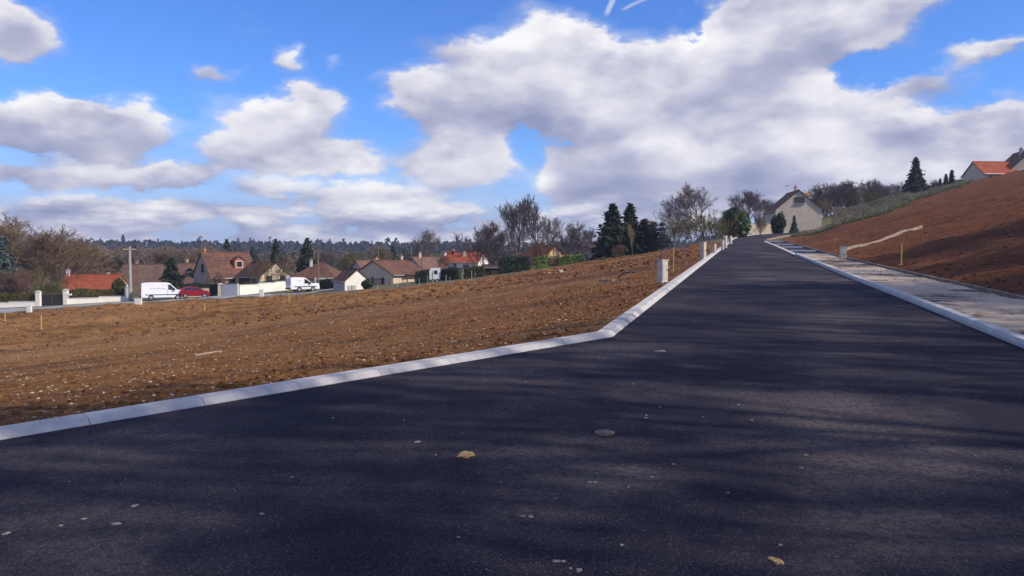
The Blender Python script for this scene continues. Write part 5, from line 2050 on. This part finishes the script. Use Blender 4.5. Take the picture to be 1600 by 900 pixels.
def road_hit(px, py):
    a, b = ray(px, py)
    ok = (1.6 + b * _DS) < zcor(a * _DS, _DS)
    D = float(_DS[np.argmax(ok)])
    return a * D, D, float(zcor(a * D, D))


x, y, z = road_hit(945, 678)
vc = thing('valve_cover', 'small round rusty valve cover set in the asphalt', 'cover', (x, y, z + .004))
MB().tube((0, 0, -.02), (0, 0, .006), .078, .078, 28, True).build('frame', RUST, vc)
MB().tube((0, 0, -.02), (0, 0, .012), .060, .058, 28, True).build('lid', RUST, vc)
mb = MB()
for k in range(6):
    a = k * math.pi / 3
    mb.box(.034 * math.cos(a), .034 * math.sin(a), .0135, .030, .008, .005, a)
mb.build('raised_ribs', RUST, vc)


def road_lump(name, label, cat, px, py, sx, sy, sz, m, seed, group=None):
    x, y, z = road_hit(px, py)
    bm = bmesh.new()
    bmesh.ops.create_icosphere(bm, subdivisions=3, radius=1)
    rnd = np.random.RandomState(seed)
    off = rnd.rand(3) * 50
    for v in bm.verts:
        n_ = float(fbm(np.array(v.co.x * 2.2 + off[0] + v.co.z), np.array(v.co.y * 2.2 + off[1]), 3, seed))
        v.co *= 1 + 1.3 * n_
        v.co.x *= sx
        v.co.y *= sy
        v.co.z *= sz
    me = bpy.data.meshes.new(name)
    bm.to_mesh(me)
    bm.free()
    return tag(mobj(name, me, m, loc=(x, y, z + sz * .1), rz=seed), label, cat, group)


road_lump('sand_lump', 'flat lump of orange sand dropped on the asphalt', 'sand', 727, 717, .055, .075, .014, SAND, 3)
road_lump('sand_lump', 'sandy lump at the near edge of the asphalt', 'sand', 1212, 885, .045, .022, .010, SAND, 5)
for k, (px, py, s_) in enumerate(((653, 692, .022), (829, 812, .014), (817, 816, .010), (716, 842, .008), (1009, 655, .014), (1032, 551, .05), (1010, 653, .01), (869, 784, .009), (783, 761, .008),
                                   (1019, 747, .010), (972, 856, .010), (870, 879, .014), (880, 882, .012), (905, 893, .014), (95, 827, .012), (182, 820, .018), (211, 793, .018), (410, 806, .014),
                                   (131, 813, .012), (10, 836, .016), (1252, 738, .012), (1259, 714, .012), (1220, 863, .01), (922, 761, .012), (930, 757, .010), (1137, 771, .01), (520, 653, .014))):
    road_lump('road_stone', 'pale loose stone lying on the new asphalt', 'stone', px, py, s_ * 1.3, s_ * .9, s_ * .32, GRIT, 20 + k, 'loose stones on the asphalt')


# ---------------------------------------------------------------- grass on the hillside, weeds, far woods
def blades(name, x, y, hgt, wid, m, label, cat, seed=0, lean=.25):
    rs = np.random.RandomState(seed)
    n = len(x)
    z = surf(x, y) - .03
    a = rs.uniform(0, 6.283, n)
    hgt = hgt * rs.uniform(.55, 1.3, n)
    w = wid * rs.uniform(.6, 1.3, n)
    lx, ly = rs.normal(0, lean, n) * hgt, rs.normal(0, lean, n) * hgt
    c, s = np.cos(a) * w / 2, np.sin(a) * w / 2
    V = np.stack([np.stack([x - c, y - s, z], -1), np.stack([x + c, y + s, z], -1), np.stack([x + lx * .5 + c * .6, y + ly * .5 + s * .6, z + hgt * .6], -1),
                  np.stack([x + lx, y + ly, z + hgt], -1)], 1).reshape(-1, 3)
    o = mobj(name, np_mesh(name, V, np.arange(4 * n).reshape(-1, 4)), m)
    return tag(o, label, cat, kind='stuff')


rs = np.random.RandomState(17)
N_ = 900000
gy = rs.uniform(88, 172, N_)
gxx = gy * rs.uniform(.3, .62, N_)
s_a, t_a = STarc(gxx, gy)
tp_ = t_a - trear(s_a)
bl = gy - lipY(gxx, gy)
inn = ((tp_ > .25) | ((gy > 128) & (gxx / gy > .40))) & (bl > -.2)
gxx, gy, bl = gxx[inn], gy[inn], bl[inn]
edge_d = bl * .75
green = (edge_d < 6 + 5 * fbm(gxx * .15, gy * .15, 3, 4) * 2) & (rs.rand(len(gxx)) < .93)
blades('green_grass', gxx[green], gy[green], .26, .05, GRASSG, 'short green grass along the upper lip of the earth bank', 'grass', 1)
dry = ~green
blades('dry_grass', gxx[dry], gy[dry], .60, .035, GRASSD, 'tall pale dry grass covering the hillside', 'grass', 2)
# crest verge above the bank
n = 26000
gy = rs.uniform(70, 170, n)
gxx = gy * rs.uniform(.48, .74, n)
ok = (gxx > 76) & (gxx < 108) & (gy > lipY(gxx, gy))
blades('crest_grass', gxx[ok], gy[ok], .7, .08, GRASSD, 'dry grass fringe along the crest of the bank', 'grass', 3)
# verge between plot and gardens
az_ = rs.uniform(-.30, .16, 16000)
dd = np.interp(az_, E_AZ, E_D) + rs.uniform(-.6, 5.0, 16000)
blades('verge_grass', az_ * dd, dd, .16, .05, GRASSD, 'dull grass verge between the plot and the gardens', 'grass', 4)
az_ = rs.uniform(-.62, -.30, 9000)
dd = np.interp(az_, E_AZ, E_D) + rs.uniform(-.9, -.2, 9000)
blades('street_verge', az_ * dd, dd, .16, .06, GRASSD, 'thin dry grass strip between the plot and the street', 'grass', 5)

# far wooded ridge: one mass
rs = np.random.RandomState(23)
P, Nn = [], []
for k in range(1600):
    D = rs.uniform(520, 980)
    az = rs.uniform(-1.3, .26)
    x, y = az * D, D
    z = hz(x, y)
    hh = rs.uniform(5.5, 10.5) * (1.35 if rs.rand() < .06 else 1)
    m_ = 34
    con = rs.rand() < .45
    zz = rs.rand(m_)
    rr = (1 - zz) * 2.2 + .2 if con else np.sqrt(np.maximum(.05, 1 - (2 * zz - 1) ** 2)) * 3.6
    a = rs.uniform(0, 6.283, m_)
    P.append(np.stack([x + np.cos(a) * rr, y + np.sin(a) * rr, z + zz * hh], -1))
    Nn.append(np.stack([np.cos(a), np.sin(a), zz * 0 + .4], -1))
P, Nn = np.concatenate(P), np.concatenate(Nn)
V, Q = rand_quads(P, Nn, 2.6, rs, 1.2, .4)
tag(mobj('far_wood', np_mesh('far_wood', V, Q), FARW), 'dark blue wood along the far ridge of the valley', 'wood', kind='stuff')
# lower brown woods in the valley
P, Nn = [], []
for k in range(1050):
    D = rs.uniform(260, 500)
    az = rs.uniform(-1.3, .2)
    x, y = az * D, D
    z = hz(x, y)
    hh = rs.uniform(3.5, 7.5)
    m_ = 46
    d = rs.normal(0, 1, (m_, 3))
    d /= np.linalg.norm(d, axis=1, keepdims=True)
    P.append(np.array([x, y, z + hh * .5]) + d * np.array([3.0, 3.0, hh * .5]) * rs.uniform(.5, 1, (m_, 1)))
    Nn.append(d)
P, Nn = np.concatenate(P), np.concatenate(Nn)
V, Q = rand_quads(P, Nn, 1.1, rs, 2.2, .8)
tag(mobj('valley_wood', np_mesh('valley_wood', V, Q), mat('valley_wood_leaves', (.125, .090, .055), .95, c2=(.055, .048, .030), scale=.03)),
    'brown leafless wood on the valley floor behind the village', 'wood', kind='stuff')

# ---------------------------------------------------------------- air
hzm = bpy.data.materials.new('haze_air')
hzm.use_nodes = True
w = NT(hzm.node_tree)
w.n.remove(w.n['Principled BSDF'])
pv = w.n.new('ShaderNodeVolumePrincipled')
pv.inputs['Color'].default_value = (.72, .80, 1.0, 1.0)
pv.inputs['Density'].default_value = .0003
pv.inputs['Anisotropy'].default_value = .2
w.l.new(pv.outputs[0], w.n['Material Output'].inputs['Volume'])
mb = MB()
mb.box(0, 500, 12, 3400, 2200, 64)
hz_o = mb.build('haze', hzm)
tag(hz_o, 'thin blue air haze filling the valley', 'haze', kind='stuff')
